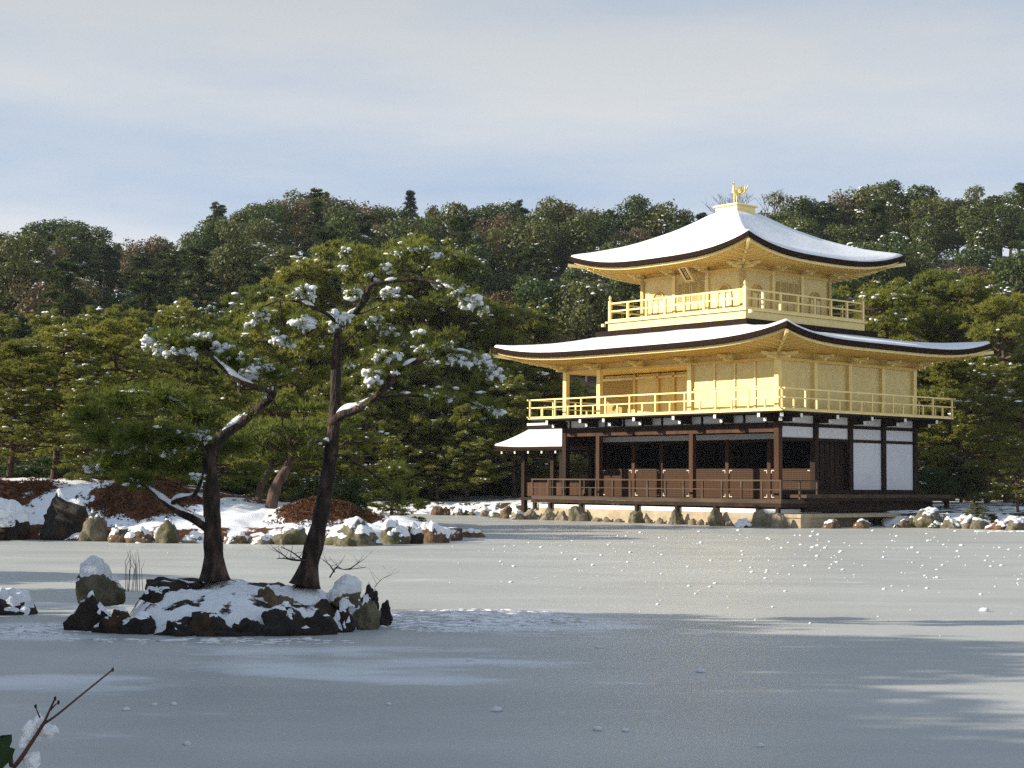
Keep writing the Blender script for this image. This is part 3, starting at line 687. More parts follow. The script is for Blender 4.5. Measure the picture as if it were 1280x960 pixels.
panel('upper_wall', CX - h3 + .02, CX + h3 - .02, CY - h3 + .02, CY + h3 - .02, 10.062, 10.34, M['gold_deep'])
roof_parts(4.86, 4.86, .78, .78, 10.46, 12.66, .56, 3.0, .34, .20, h3, h3, 10.26, .09, .36)
for k in range(4):
    t = -h3 + k * 2 * h3 / 3
    head_bracket(CX + t, CY - h3 - .09, 0, -1, 10.02); head_bracket(CX - h3 - .09, CY + t, -1, 0, 10.02)
# cusped windows and panelled doors on the two faces in view
def face3(face, s, z, out):          # s along the face, out = distance in front of the wall
    return B(CX - s, CY - h3 - out, z) if face == 'S' else B(CX - h3 - out, CY + s, z)
def cusped_window(face, s0):
    prof = [(-.40, 8.42), (-.37, 8.95), (-.35, 9.16), (-.27, 9.33), (-.14, 9.42), (0, 9.46), (.14, 9.42), (.27, 9.33), (.35, 9.16), (.37, 8.95), (.40, 8.42)]
    inner = [(p * .84, 8.48 + (z - 8.42) * .91) for p, z in prof]
    v, f = [], []
    for o in (.001, .06):
        for p, z in prof: v.append(face3(face, s0 + p, z, o))
        for p, z in inner: v.append(face3(face, s0 + p, z, o))
    n = len(prof)
    for k in range(n):
        j = (k + 1) % n
        f += [(2 * n + k, 2 * n + j, 3 * n + j, 3 * n + k), (k, j, 2 * n + j, 2 * n + k), (n + k, n + j, 3 * n + j, 3 * n + k)]
    fr = MB().add(v, f).build('window', M['gold_deep'], pav)
    MB().add([face3(face, s0 + p, z, .012) for p, z in inner], [tuple(range(n))]).build('shutter', M['gold_lattice'], fr)
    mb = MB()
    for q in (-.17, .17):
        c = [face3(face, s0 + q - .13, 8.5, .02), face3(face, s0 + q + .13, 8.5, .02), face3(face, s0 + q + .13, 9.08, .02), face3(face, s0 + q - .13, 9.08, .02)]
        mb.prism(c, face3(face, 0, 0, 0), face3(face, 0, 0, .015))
    mb.build('pane', M['gold_sign'], fr)  # pale blocks colour in the sunlight below the eave's shadow edge
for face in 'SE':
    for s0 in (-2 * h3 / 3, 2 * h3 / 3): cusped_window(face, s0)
    for k in range(4):
        s = -.60 + k * .40
        c = [face3(face, s - .17, 8.34, .002), face3(face, s + .17, 8.34, .002), face3(face, s + .17, 9.72, .002), face3(face, s - .17, 9.72, .002)]
        mb = MB().prism(c, face3(face, 0, 0, 0), face3(face, 0, 0, .035)); dr = mb.build('door', M['gold_panel'], pav)
        mb = MB()
        for z0, z1, mm in ((8.92, 9.66, None),):
            c = [face3(face, s - .13, z0, .038), face3(face, s + .13, z0, .038), face3(face, s + .13, z1, .038), face3(face, s - .13, z1, .038)]
            mb.prism(c, face3(face, 0, 0, 0), face3(face, 0, 0, .01))
        mb.build('door_lattice', M['gold_lattice'], dr)
# name board, hung leaning forward under the eave
def board():
    cx, w, hgt, tk = 5.49, .46, .62, .07
    top, bot = Vector((0, .72, 10.27)), Vector((0, 1.22, 9.72))        # (unused, by, z)
    e = (Vector((0, bot.y, bot.z)) - Vector((0, top.y, top.z))).normalized(); nrm = Vector((0, e.z, -e.y))
    if nrm.y > 0: nrm = -nrm
    def P(s, t, o):                  # s across (west +), t down from top, o outwards
        q = Vector((0, top.y, top.z)) + e * t + nrm * o
        return B(cx + s, q.y, q.z)
    L_ = (bot - top).length
    mb = MB()
    for s0, s1, t0, t1 in ((-w / 2, -w / 2 + .09, 0, L_), (w / 2 - .09, w / 2, 0, L_), (-w / 2 + .09, w / 2 - .09, 0, .08), (-w / 2 + .09, w / 2 - .09, L_ - .08, L_)):
        mb.prism([P(s0, t0, 0), P(s1, t0, 0), P(s1, t1, 0), P(s0, t1, 0)], (0, 0, 0), P(0, 0, tk) - P(0, 0, 0))
    fr = mb.build('name_board', M['gold_sign'], pav)
    mb = MB().prism([P(-w / 2 + .092, .082, .01), P(w / 2 - .092, .082, .01), P(w / 2 - .092, L_ - .082, .01), P(-w / 2 + .092, L_ - .082, .01)], (0, 0, 0), P(0, 0, .03) - P(0, 0, 0))
    mb.build('board_face', M['bark_roof'], fr)
    cu = bpy.data.curves.new('lettering', 'FONT'); cu.body = '究\n竟\n頂'; cu.align_x = 'CENTER'; cu.size = .19; cu.space_line = .92; cu.extrude = .006
    tmp = bpy.data.objects.new('lettering', cu); col.objects.link(tmp)
    bpy.context.view_layer.update()
    me = bpy.data.meshes.new_from_object(tmp.evaluated_get(bpy.context.evaluated_depsgraph_get()))
    bpy.data.objects.remove(tmp)
    zs = [v.co.y for v in me.vertices]
    if zs:
        mid = (max(zs) + min(zs)) / 2; sc = min(1.0, (L_ - .2) / (max(zs) - min(zs)))
        for v in me.vertices:
            x, y, z = v.co.x * sc, (v.co.y - mid) * sc, v.co.z
            v.co = P(-x, L_ / 2 - y, .048 + z)
        link_mesh('lettering', me, M['gold_sign'], fr)
board()
# stepped base and the gilded bird on the roof top
def lath_box(mb, h, z0, z1): bbox(mb, CX - h, CX + h, CY - h, CY + h, z0, z1)
mb = MB(); lath_box(mb, .86, 12.60, 12.70); lath_box(mb, .66, 12.702, 12.80); lath_box(mb, .58, 12.802, 13.06); lath_box(mb, .66, 13.062, 13.12)
ped = mb.build('finial_base', M['gold'], pav)
mb = MB()
mb.add([B(CX + x * .6, CY + y * .6, 13.123) for x, y in ((-1, -1), (1, -1), (1, 1), (-1, 1))] + [B(CX + x * .5, CY + y * .5, 13.17) for x, y in ((-1, -1), (1, -1), (1, 1), (-1, 1))],
       [(0, 1, 5, 4), (1, 2, 6, 5), (2, 3, 7, 6), (3, 0, 4, 7), (4, 5, 6, 7)])
mb.build('snow', M['snow'], ped, True)
def bird():
    # local: faces south (by -), built around (CX, CY)
    def P(x, y, z): return B(CX + x, CY + y, 13.17 + z)
    mb = MB()
    mb.tube([P(0, .22, .40), P(0, .13, .42), P(0, .02, .47), P(0, -.08, .56), P(0, -.11, .67), P(0, -.10, .78), P(0, -.13, .87), P(0, -.21, .885), P(0, -.27, .86)],
            [.03, .075, .10, .085, .055, .038, .052, .026, .006], 10)
    body = mb.build('bird', M['gold'], pav, True)
    mb = MB()
    mb.tube([P(0, -.12, .90), P(0, -.08, .97), P(0, -.02, 1.0)], [.02, .022, .006], 6); mb.build('crest', M['gold'], body, True)
    for s in (-1, 1):
        mb = MB(); mb.tube([P(s * .07, .02, .42), P(s * .07, .0, .26), P(s * .06, .02, .12), P(s * .06, .0, .0)], [.035, .025, .02, .02], 6)
        mb.tube([P(s * .06, .03, .01), P(s * .06, -.11, .012)], [.02, .012], 5); mb.build('leg', M['gold'], body, True)
        # raised wing: fan of feathers, thin but solid
        rootp = P(s * .09, .0, .52)
        wing = MB()
        for k in range(6):
            ang = math.radians(20 + k * 15)
            tip = P(s * (.08 + .22 * math.cos(ang)), .08 + .06 * k, .46 + .40 * math.sin(ang))
            wing.tube([rootp, rootp.lerp(tip, .5) + Vector((0, 0, .02)), tip], [.03, .04, .008], 5)
        wing.build('wing', M['gold'], body, True)
    tail = MB()
    for k in range(5):
        s = (k - 2) * .11
        tail.tube([P(0, .22, .42), P(s * .6, .42, .58), P(s, .50, .76), P(s * 1.3, .46, .92)], [.035, .04, .035, .006], 5)
    tail.build('tail', M['gold'], body, True)
bird()

# --- the small open porch roof on the west side
ax0, ax1, aym, aye = 11.75, 16.2, 2.1, 2.1
def porch():
    def prof(d):                     # d from ridge (0) to eave (1): height
        return 3.80 - .82 * (d * 1.25 - .25 * d * d)
    roof = None
    for th0, mat, nm, dz in ((.10, M['bark_roof'], 'porch_roof', 0), (.075, M['snow'], 'snow', .102)):
        v, f = [], []
        ds = [i / 8 for i in range(9)]
        line = [(aym - d * aye, d) for d in reversed(ds)] + [(aym + d * aye, d) for d in ds[1:]]
        ins = .04 if nm == 'snow' else 0
        n = len(line)
        NX = 7
        for i in range(NX):
            t = i / (NX - 1); x = ax0 + ins + (ax1 - ins * 2 - ax0) * t
            for y, d in line:
                yy = aym + (y - aym) * (1 - ins * .4)
                up = .10 * max(0, t - .55) ** 2 * 4 * d
                v.append(B(x, yy, prof(d) + dz + th0 + up))
            for y, d in line:
                yy = aym + (y - aym) * (1 - ins * .4)
                up = .10 * max(0, t - .55) ** 2 * 4 * d
                v.append(B(x, yy, prof(d) + dz + up))
        for i in range(NX - 1):
            for k in range(n - 1):
                o = i * 2 * n; p = o + 2 * n
                f += [(o + k, o + k + 1, p + k + 1, p + k), (o + n + k, p + n + k, p + n + k + 1, o + n + k + 1)]
            for k in (0, n - 1): o = i * 2 * n + k; f.append((o, o + 2 * n, o + 3 * n, o + n))
        for i in (0, NX - 1):
            o = i * 2 * n
            for k in range(n - 1): f.append((o + k, o + k + 1, o + n + k + 1, o + n + k))
        ob = MB().add(v, f).build(nm, mat, roof or pav, nm == 'snow')
        if roof is None: roof = ob
    mb = MB(); bbox(mb, ax0, ax1 + .02, aym - .14, aym + .14, 3.98, 4.12); rg = mb.build('ridge', M['bark_roof'], roof)
    mb = MB(); bbox(mb, ax0, ax1 - .02, aym - .15, aym + .15, 4.122, 4.22); mb.build('snow', M['snow'], rg)
    mb = MB(); bbox(mb, ax0, ax1, aym - aye + .03, aym - aye + .10, 2.93, 3.0); bbox(mb, ax0, ax1, aym + aye - .10, aym + aye - .03, 2.93, 3.0); mb.build('eave_board', M['roof_edge'], roof)
    for k in range(5):
        x = ax0 + .5 + k * .88
        mb = MB(); mb.beam(B(x, aym - aye + .12, 2.90), B(x, aym, 3.60), .08, .10); o = mb.build('rafter', M['wood'], roof)
        mb = MB(); bbox(mb, x - .045, x + .045, aym - aye + .09, aym - aye + .115, 2.81, 2.95); mb.build('painted_end', M['white_paint'], o)
    for x, y in ((15.2, .95), (15.2, 3.25), (13.3, .95), (13.3, 3.25)):
        mb = MB(); bbox(mb, x - .10, x + .10, y - .10, y + .10, .05, 3.2); mb.build('porch_post', M['wood'], pav)
    mb = MB(); bbox(mb, 12.45, 15.4, .85, 3.35, .78, .9); mb.build('porch_floor', M['wood'], pav)
    for y in (1.0, 3.3):
        mb = MB(); bbox(mb, 12.5, 15.1, y - .03, y + .03, .95, 1.55); mb.build('porch_parapet', M['wood_red'], pav)
porch()

# --- stone terrace under the pavilion and the landing on its east side
ter = empty('stone_terrace', PAV, 'tan cut stone terrace edged with snow under the golden pavilion', 'terrace', None, YAW)
mb = MB(); bbox(mb, -.85, 12.2, -1.03, 8.9, -.3, .50); mb.build('stone_wall', M['tan_stone'], ter)
mb = MB()
for k in range(14):
    x0 = -.5 + k * .9
    bbox(mb, x0 + .01, x0 + .88, -1.08, -1.032, -.1, .12 + .05 * math.sin(k * 2.1))
mb.build('footing_course', M['tan_stone'], ter)
mb = MB(); bbox(mb, -.8, 12.1, -1.02, 1.5, .503, .655); mb.build('snow', M['snow'], ter)
land = empty('landing_platform', PAV, 'flat tan stone landing slab resting on small stones beside the white panels', 'landing slab', None, YAW)
mb = MB(); bbox(mb, -1.85, -.6, -1.0, 6.2, .36, .49); mb.build('slab', M['tan_stone'], land)
mb = MB(); bbox(mb, -1.8, -.7, -.95, 1.0, -.2, .358); mb.build('block', M['tan_stone'], land)

# ------------------------------------------------------------------ rocks
ICO = {}
def ico(sub):
    if sub not in ICO:
        import bmesh
        bm = bmesh.new(); bmesh.ops.create_icosphere(bm, subdivisions=sub, radius=1.0)
        bm.verts.ensure_lookup_table(); bm.faces.ensure_lookup_table()
        ICO[sub] = ([v.co.copy() for v in bm.verts], [tuple(v.index for v in f.verts) for f in bm.faces]); bm.free()
    return ICO[sub]
def rock_shape(sx, sy, sz, seed, sub=4, rough=.28, flat=.25):
    V, Fc = ico(sub); out = []
    o = Vector((seed * 7.31, seed * 3.17, seed * 1.7))
    planes = []
    rg = random.Random(seed)
    for _ in range(9):                # planar breaks make it angular
        n = Vector((rg.uniform(-1, 1), rg.uniform(-1, 1), rg.uniform(-.35, 1))).normalized(); planes.append((n, rg.uniform(.62, .92)))
    for v in V:
        p = v.copy()
        for n, d in planes:
            e = p.dot(n) - d
            if e > 0: p -= n * e * .95
        r = 1 + rough * noise.fractal(p * 1.3 + o, 1.0, 2.0, 5) + .07 * noise.noise(p * 4.3 + o) + .05 * noise.noise(p * 9 + o) - .10 * max(0, .18 - abs(noise.noise(p * 2.1 - o))) / .18
        p = p * r
        if p.z < -flat: p.z = -flat + (p.z + flat) * .2
        out.append(Vector((p.x * sx, p.y * sy, (p.z + flat) * sz / (1 + flat))))
    return out, Fc
def snow_cap(V, Fc, seed, thick=.06, cut=.45, spread=0.0):
    n = [Vector() for _ in V]
    for f in Fc:
        a, b, c = (V[i] for i in f); nn = (b - a).cross(c - a)
        for i in f: n[i] += nn
    n = [q.normalized() if q.length else Vector((0, 0, 1)) for q in n]
    zmax = max(p.z for p in V); w = []
    for p, q in zip(V, n):
        k = q.z + .35 * noise.fractal(p * 3.5 + Vector((seed, 1.3, 2)), 1.0, 2.0, 3) + .25 * (p.z / max(zmax, 1e-5) - .5)
        w.append(smooth(cut, cut + .35, k))
    used, fs, idx = [], [], {}
    for f in Fc:
        if max(w[i] for i in f) <= .001: continue
        for i in f:
            if i not in idx: idx[i] = len(used); used.append(i)
        fs.append(tuple(idx[i] for i in f))
    vv = []
    for i in used:
        k = w[i]; vv.append(V[i] + Vector((0, 0, 1)) * thick * (k * (1 + .4 * noise.noise(V[i] * 5)) - .12) + n[i] * (thick * .35 * k - .004))
    return vv, fs
def rock(name, loc, size, mat, label, seed, group=None, snow=.05, cut=.45, rz=0.0, sub=4, rough=.28, flat=.25, tilt=(0, 0), cat='rock'):
    V, Fc = rock_shape(*size, seed, sub, rough, flat)
    x0, x1 = min(p.x for p in V), max(p.x for p in V); y0, y1 = min(p.y for p in V), max(p.y for p in V); zt = max(p.z for p in V)
    hh = max(size[2] - snow * .8, size[2] * .5)
    V = [Vector(((p.x - (x0 + x1) / 2) * 2 * size[0] / (x1 - x0), (p.y - (y0 + y1) / 2) * 2 * size[1] / (y1 - y0), p.z * hh / zt)) for p in V]
    o = MB().add(V, Fc).build(name, M[mat], None, True, loc); tag(o, label, cat, group)
    if snow:
        sv, sf = snow_cap(V, Fc, seed, snow, cut)
        if sf: MB().add(sv, sf).build('snow_cap', M['snow_fine'], o, True)
    return o
def rock_px(name, u0, u1, vbase, vtop, Y, mat, label, seed, depth=.8, z0=None, **kw):
    """a rock that spans u0..u1 across and rises from vbase to vtop, standing Y metres ahead"""
    a, b = at(u0, vbase, Y), at(u1, vbase, Y); t = at((u0 + u1) / 2, vtop, Y)
    w = (b.x - a.x) / 2; base = a.z if z0 is None else z0
    h = t.z - base
    return rock(name, ((a.x + b.x) / 2, Y + w * depth * .5, base - .05), (w, w * depth, h + .05), mat, label, seed, **kw)

def plane_Y(u, by):                  # distance at which column u meets the line 'by' north of the south wall
    d = ray(u, 640); n = Vector((0.75425, 0.65659)); o = Vector((9.844, 59.245))
    return (by + o.dot(n)) / Vector((d.x / d.y, 1.0)).dot(n)
# rocks that carry and edge the veranda of the pavilion
G = 'stones under the pavilion veranda'
for i, (u0, u1, vb, vt, Y, mt, lb, sn) in enumerate([
    (655, 671, 650, 636, 66.6, 'rock_tan', 'grey stone at the foot of the dark porch post', 0),
    (676, 694, 650, 633, 66.4, 'rock_tan', 'squarish pale stone under the far end of the veranda railing', 0),
    (694, 712, 650.5, 638, 65.4, 'rock_tan', 'low pale stone between the squarish stone and the pointed boulder', 0),
    (711, 738, 651, 632, 64.4, 'rock_moss', 'pointed grey boulder where the tan terrace wall begins', 0),
    (786, 804, 653, 638, 62.6, 'rock_moss', 'narrow grey stone leaning on the tan terrace wall, first after the pointed boulder', 0),
    (836, 855, 655.5, 635, 60.8, 'rock_moss', 'dark edged grey stone midway along the tan terrace wall', 0),
    (885, 906, 656.5, 635, 59.3, 'rock_moss', 'tall rounded grey boulder before the tan terrace wall', 0),
    (938, 968, 658, 636, 57.7, 'rock_tan', 'large tan boulder under the near veranda corner', 0),
    (964, 984, 658, 641, 57.4, 'rock_tan', 'tan stone wedged between the large tan boulder and the landing slab', 0)]):
    rock_px('boulder', u0 - 1, u1 + 1, vb + 1, vt, plane_Y((u0 + u1) / 2, -1.45), mt, lb, 20 + i, snow=0, depth=.6)
rg = random.Random(19)
for i, u in enumerate((746, 759, 773, 812, 824, 866, 876, 912)):
    w_ = rg.uniform(5, 8)
    rock_px('footing_stone', u - w_, u + w_, 652 + (u - 740) * .03, 645 + (u - 740) * .03 + rg.uniform(-2, 2), plane_Y(u, -1.3), 'rock_tan', 'low pale stone at the waterline along the foot of the tan terrace wall', 900 + i, group='low stones along the terrace foot', snow=0, depth=.5, sub=3)
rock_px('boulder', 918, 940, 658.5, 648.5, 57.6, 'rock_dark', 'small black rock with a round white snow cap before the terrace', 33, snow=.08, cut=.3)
for i, (u0, u1, lb) in enumerate([(1026, 1052, 'squat dark stone with snow cap at the near end under the landing slab'),
                                  (1067, 1090, 'squat dark stone with snow cap under the middle of the landing slab'),
                                  (1117, 1140, 'squat dark stone with snow cap under the far end of the landing slab')]):
    rock_px('support_stone', u0, u1, 661, 648, (57.2, 57.5, 58.8)[i], 'rock_brown', lb, 40 + i, snow=.04, cut=.78, rough=.15)
# shore to the right of the pavilion
for i, (u0, u1, vb, vt, Y, mt, lb) in enumerate([
    (1147, 1176, 659, 633, 59.0, 'rock_moss', 'tall mossy boulder with slanting snow cap right of the landing slab'),
    (1138, 1150, 659, 644, 59.4, 'rock_moss', 'low mossy stone between the landing slab and the tall boulder'),
    (1163, 1178, 660, 650, 58.4, 'rock_moss', 'pale block at the foot of the tall mossy boulder'),
    (1174, 1190, 658, 640, 59.2, 'rock_tan', 'small pale stone with white cap beside the tall mossy boulder'),
    (1180, 1200, 661, 645, 58.2, 'rock_moss', 'rounded mossy stone in front of the small capped stone'),
    (1198, 1218, 660, 642, 58.2, 'rock_tan', 'snow topped tan stone in the middle of the right shore'),
    (1218, 1236, 660, 646, 57.8, 'rock_moss', 'dark green stone under the low pine on the right shore'),
    (1236, 1262, 662, 648, 57.2, 'rock_brown', 'brown stone with snow near the right edge of the shore'),
    (1260, 1292, 662, 646, 56.8, 'rock_moss', 'snow topped stone cut by the right edge of the photo')]):
    rock_px('shore_stone', u0 - 4, u1 + 5, vb, vt + 1, Y, mt, lb, 60 + i, snow=.045, cut=.68, depth=.8)
# far shore left of the pavilion
rg = random.Random(4)
far_lab = ['reddish stone at the far shore under the low pine', 'grey stone with snow on its shoulder on the far shore', 'pale stone beside the two thin trunks on the far shore', 'dark low stone on the far shore nearest the tongue of land',
           'long brown stone at the far waterline', 'rounded brown stone right of the thin trunks on the far shore', 'grey boulder left of the porch post on the far shore', 'flat stone in front of the porch on the far shore']
for i, u in enumerate((556, 573, 588, 546, 607, 620, 634, 646)):
    rock_px('shore_stone', u - rg.uniform(7, 11), u + rg.uniform(7, 11), 645 + (u > 610) * 4, 630 + rg.uniform(0, 8), 74.5 - max(0, u - 590) * .13, ('rock_brown', 'rock_tan', 'rock_moss')[i % 3], far_lab[i], 80 + i, snow=.08 if i % 3 else 0, cut=.55)
rock_px('rock', 573, 607, 672, 661, 45.6, 'rock_brown', 'lone small brown rock frozen into the ice off the tongue of land', 95, snow=.05, cut=.6, depth=.6)
# rocks along the front of the wooded bank
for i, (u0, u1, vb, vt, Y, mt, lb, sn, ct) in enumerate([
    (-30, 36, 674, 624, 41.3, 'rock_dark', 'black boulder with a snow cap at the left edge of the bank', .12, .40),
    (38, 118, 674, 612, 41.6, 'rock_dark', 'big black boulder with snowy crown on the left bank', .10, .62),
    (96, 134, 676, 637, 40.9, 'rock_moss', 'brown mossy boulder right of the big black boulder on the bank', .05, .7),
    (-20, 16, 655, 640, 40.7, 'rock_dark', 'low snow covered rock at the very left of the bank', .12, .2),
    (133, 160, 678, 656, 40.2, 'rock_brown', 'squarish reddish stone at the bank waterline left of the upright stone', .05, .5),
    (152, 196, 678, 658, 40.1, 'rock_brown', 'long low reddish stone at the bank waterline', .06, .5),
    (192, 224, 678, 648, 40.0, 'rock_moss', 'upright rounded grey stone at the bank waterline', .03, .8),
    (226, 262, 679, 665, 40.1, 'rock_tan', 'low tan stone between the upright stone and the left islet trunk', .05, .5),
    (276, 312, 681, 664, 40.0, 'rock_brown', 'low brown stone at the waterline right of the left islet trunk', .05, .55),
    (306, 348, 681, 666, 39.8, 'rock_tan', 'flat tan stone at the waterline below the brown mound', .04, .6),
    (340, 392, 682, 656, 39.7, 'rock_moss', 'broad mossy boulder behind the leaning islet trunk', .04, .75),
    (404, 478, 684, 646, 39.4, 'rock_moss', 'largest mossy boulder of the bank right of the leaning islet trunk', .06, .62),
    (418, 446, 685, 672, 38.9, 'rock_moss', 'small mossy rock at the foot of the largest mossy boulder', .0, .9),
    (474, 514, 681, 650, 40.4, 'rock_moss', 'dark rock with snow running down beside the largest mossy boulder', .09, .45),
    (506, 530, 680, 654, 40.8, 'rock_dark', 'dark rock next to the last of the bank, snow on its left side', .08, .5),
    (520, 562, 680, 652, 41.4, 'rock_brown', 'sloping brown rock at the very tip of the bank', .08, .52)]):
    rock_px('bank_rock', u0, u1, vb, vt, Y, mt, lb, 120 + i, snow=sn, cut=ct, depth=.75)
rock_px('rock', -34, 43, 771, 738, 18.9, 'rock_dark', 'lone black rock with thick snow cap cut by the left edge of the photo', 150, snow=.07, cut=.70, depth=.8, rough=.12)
# islet: rim of dark stones, with larger ones standing on it
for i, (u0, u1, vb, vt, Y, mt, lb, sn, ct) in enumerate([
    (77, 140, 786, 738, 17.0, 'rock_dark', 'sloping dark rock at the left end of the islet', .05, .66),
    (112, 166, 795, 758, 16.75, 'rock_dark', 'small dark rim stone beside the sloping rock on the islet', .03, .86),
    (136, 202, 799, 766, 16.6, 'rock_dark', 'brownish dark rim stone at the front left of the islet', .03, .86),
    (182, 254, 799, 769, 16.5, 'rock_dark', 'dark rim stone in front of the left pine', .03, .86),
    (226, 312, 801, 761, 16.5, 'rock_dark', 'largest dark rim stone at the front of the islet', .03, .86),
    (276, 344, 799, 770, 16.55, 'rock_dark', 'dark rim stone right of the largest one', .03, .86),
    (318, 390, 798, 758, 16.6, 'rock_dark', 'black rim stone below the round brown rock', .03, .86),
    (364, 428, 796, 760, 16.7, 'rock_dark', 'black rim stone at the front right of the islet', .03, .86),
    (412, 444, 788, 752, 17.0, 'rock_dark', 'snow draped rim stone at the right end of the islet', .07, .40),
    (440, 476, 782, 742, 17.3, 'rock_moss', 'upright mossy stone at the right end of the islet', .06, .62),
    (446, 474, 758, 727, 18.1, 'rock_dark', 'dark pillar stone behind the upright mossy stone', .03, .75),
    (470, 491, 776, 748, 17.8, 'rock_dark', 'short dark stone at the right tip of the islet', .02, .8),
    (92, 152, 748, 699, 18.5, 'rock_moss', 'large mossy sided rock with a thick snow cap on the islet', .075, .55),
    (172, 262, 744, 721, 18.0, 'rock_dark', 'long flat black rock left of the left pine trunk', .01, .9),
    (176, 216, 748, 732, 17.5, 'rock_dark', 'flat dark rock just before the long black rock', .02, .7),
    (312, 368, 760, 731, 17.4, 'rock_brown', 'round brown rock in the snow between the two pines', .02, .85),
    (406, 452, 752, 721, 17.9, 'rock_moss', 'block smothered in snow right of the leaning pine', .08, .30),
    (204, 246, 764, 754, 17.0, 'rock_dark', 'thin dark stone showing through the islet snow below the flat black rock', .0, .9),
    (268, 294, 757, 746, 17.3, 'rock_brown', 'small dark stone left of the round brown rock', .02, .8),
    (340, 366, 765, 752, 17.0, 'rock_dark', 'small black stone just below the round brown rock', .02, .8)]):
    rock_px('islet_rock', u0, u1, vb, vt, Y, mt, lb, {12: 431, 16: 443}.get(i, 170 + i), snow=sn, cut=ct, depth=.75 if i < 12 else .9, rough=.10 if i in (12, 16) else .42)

# ------------------------------------------------------------------ foliage helpers
def needle_tufts(C, Dv, L, w, k, rs, spread=.75):
    """C centres, Dv directions; k thin triangular needles per tuft"""
    n = len(C); C = np.repeat(C, k, 0); Dv = np.repeat(Dv, k, 0)
    d = Dv + rs.normal(0, spread, (n * k, 3)); d /= np.linalg.norm(d, axis=1, keepdims=True) + 1e-9
    s = np.cross(d, rs.normal(0, 1, (n * k, 3))); s /= np.linalg.norm(s, axis=1, keepdims=True) + 1e-9
    l = L * rs.uniform(.65, 1.1, (n * k, 1))
    V = np.empty((n * k, 3, 3)); V[:, 0] = C - s * w / 2; V[:, 1] = C + s * w / 2; V[:, 2] = C + d * l
    return V.reshape(-1, 3)
def leaf_quads(C, Nn, size, rs, jitter=.8, aspect=.6):
    n = len(C)
    nn = Nn + rs.normal(0, jitter, (n, 3)); nn /= np.linalg.norm(nn, axis=1, keepdims=True) + 1e-9
    a = np.cross(nn, rs.normal(0, 1, (n, 3))); a /= np.linalg.norm(a, axis=1, keepdims=True) + 1e-9
    b = np.cross(nn, a); s = size * rs.uniform(.6, 1.25, (n, 1))
    V = np.empty((n, 4, 3)); V[:, 0] = C - a * s; V[:, 1] = C - b * s * aspect + nn * s * .15; V[:, 2] = C + a * s; V[:, 3] = C + b * s * aspect + nn * s * .15
    return V.reshape(-1, 3)
def ellipsoid_pts(c, r, n, rs, shell=.55, upper=None):
    d = rs.normal(0, 1, (n, 3)); d /= np.linalg.norm(d, axis=1, keepdims=True)
    if upper is not None: d[:, 2] = np.where(d[:, 2] < upper, -d[:, 2] * .4, d[:, 2])
    q = rs.uniform(shell, 1.0, (n, 1))
    return np.array(c) + d * q * np.array(r), d
def snow_lumps(spots, seed, sub=2):
    """soft lumps: list of (centre, (rx, ry, rz), yaw)"""
    V, Fc = ico(sub); mb = MB(); rg = random.Random(seed)
    for c, r, yaw in spots:
        o = Vector((rg.uniform(0, 50), rg.uniform(0, 50), rg.uniform(0, 50))); R = Matrix.Rotation(yaw, 3, 'Z')
        pts = []
        for v in V:
            k = 1 + .55 * noise.noise(v * 1.6 + o) + .25 * noise.noise(v * 3.7 + o)
            pts.append(Vector(c) + R @ Vector((v.x * r[0] * k, v.y * r[1] * k, v.z * r[2] * k)))
        mb.add(pts, Fc)
    return mb
def spline(pts, n=6):
    P = [Vector(p) for p in pts]; out = []
    for i in range(len(P) - 1):
        p0, p1, p2, p3 = P[max(i - 1, 0)], P[i], P[i + 1], P[min(i + 2, len(P) - 1)]
        for k in range(n):
            t = k / n
            out.append(.5 * ((2 * p1) + (p2 - p0) * t + (2 * p0 - 5 * p1 + 4 * p2 - p3) * t * t + (3 * p1 - p0 - 3 * p2 + p3) * t ** 3))
    out.append(P[-1]); return out
def limb(pts, r0, r1, n=6, sides=8, wob=0.0, seed=0):
    S = spline(pts, n); m = len(S)
    if wob: S = [s + Vector((noise.noise(s * 3 + Vector((seed, 0, 0))), noise.noise(s * 3 + Vector((0, seed, 0))), 0)) * wob * min(1, i / 3) for i, s in enumerate(S)]
    return S, [(r0 + (r1 - r0) * (i / (m - 1)) ** .8) * (1 + .08 * noise.noise(s * 6)) for i, s in enumerate(S)]

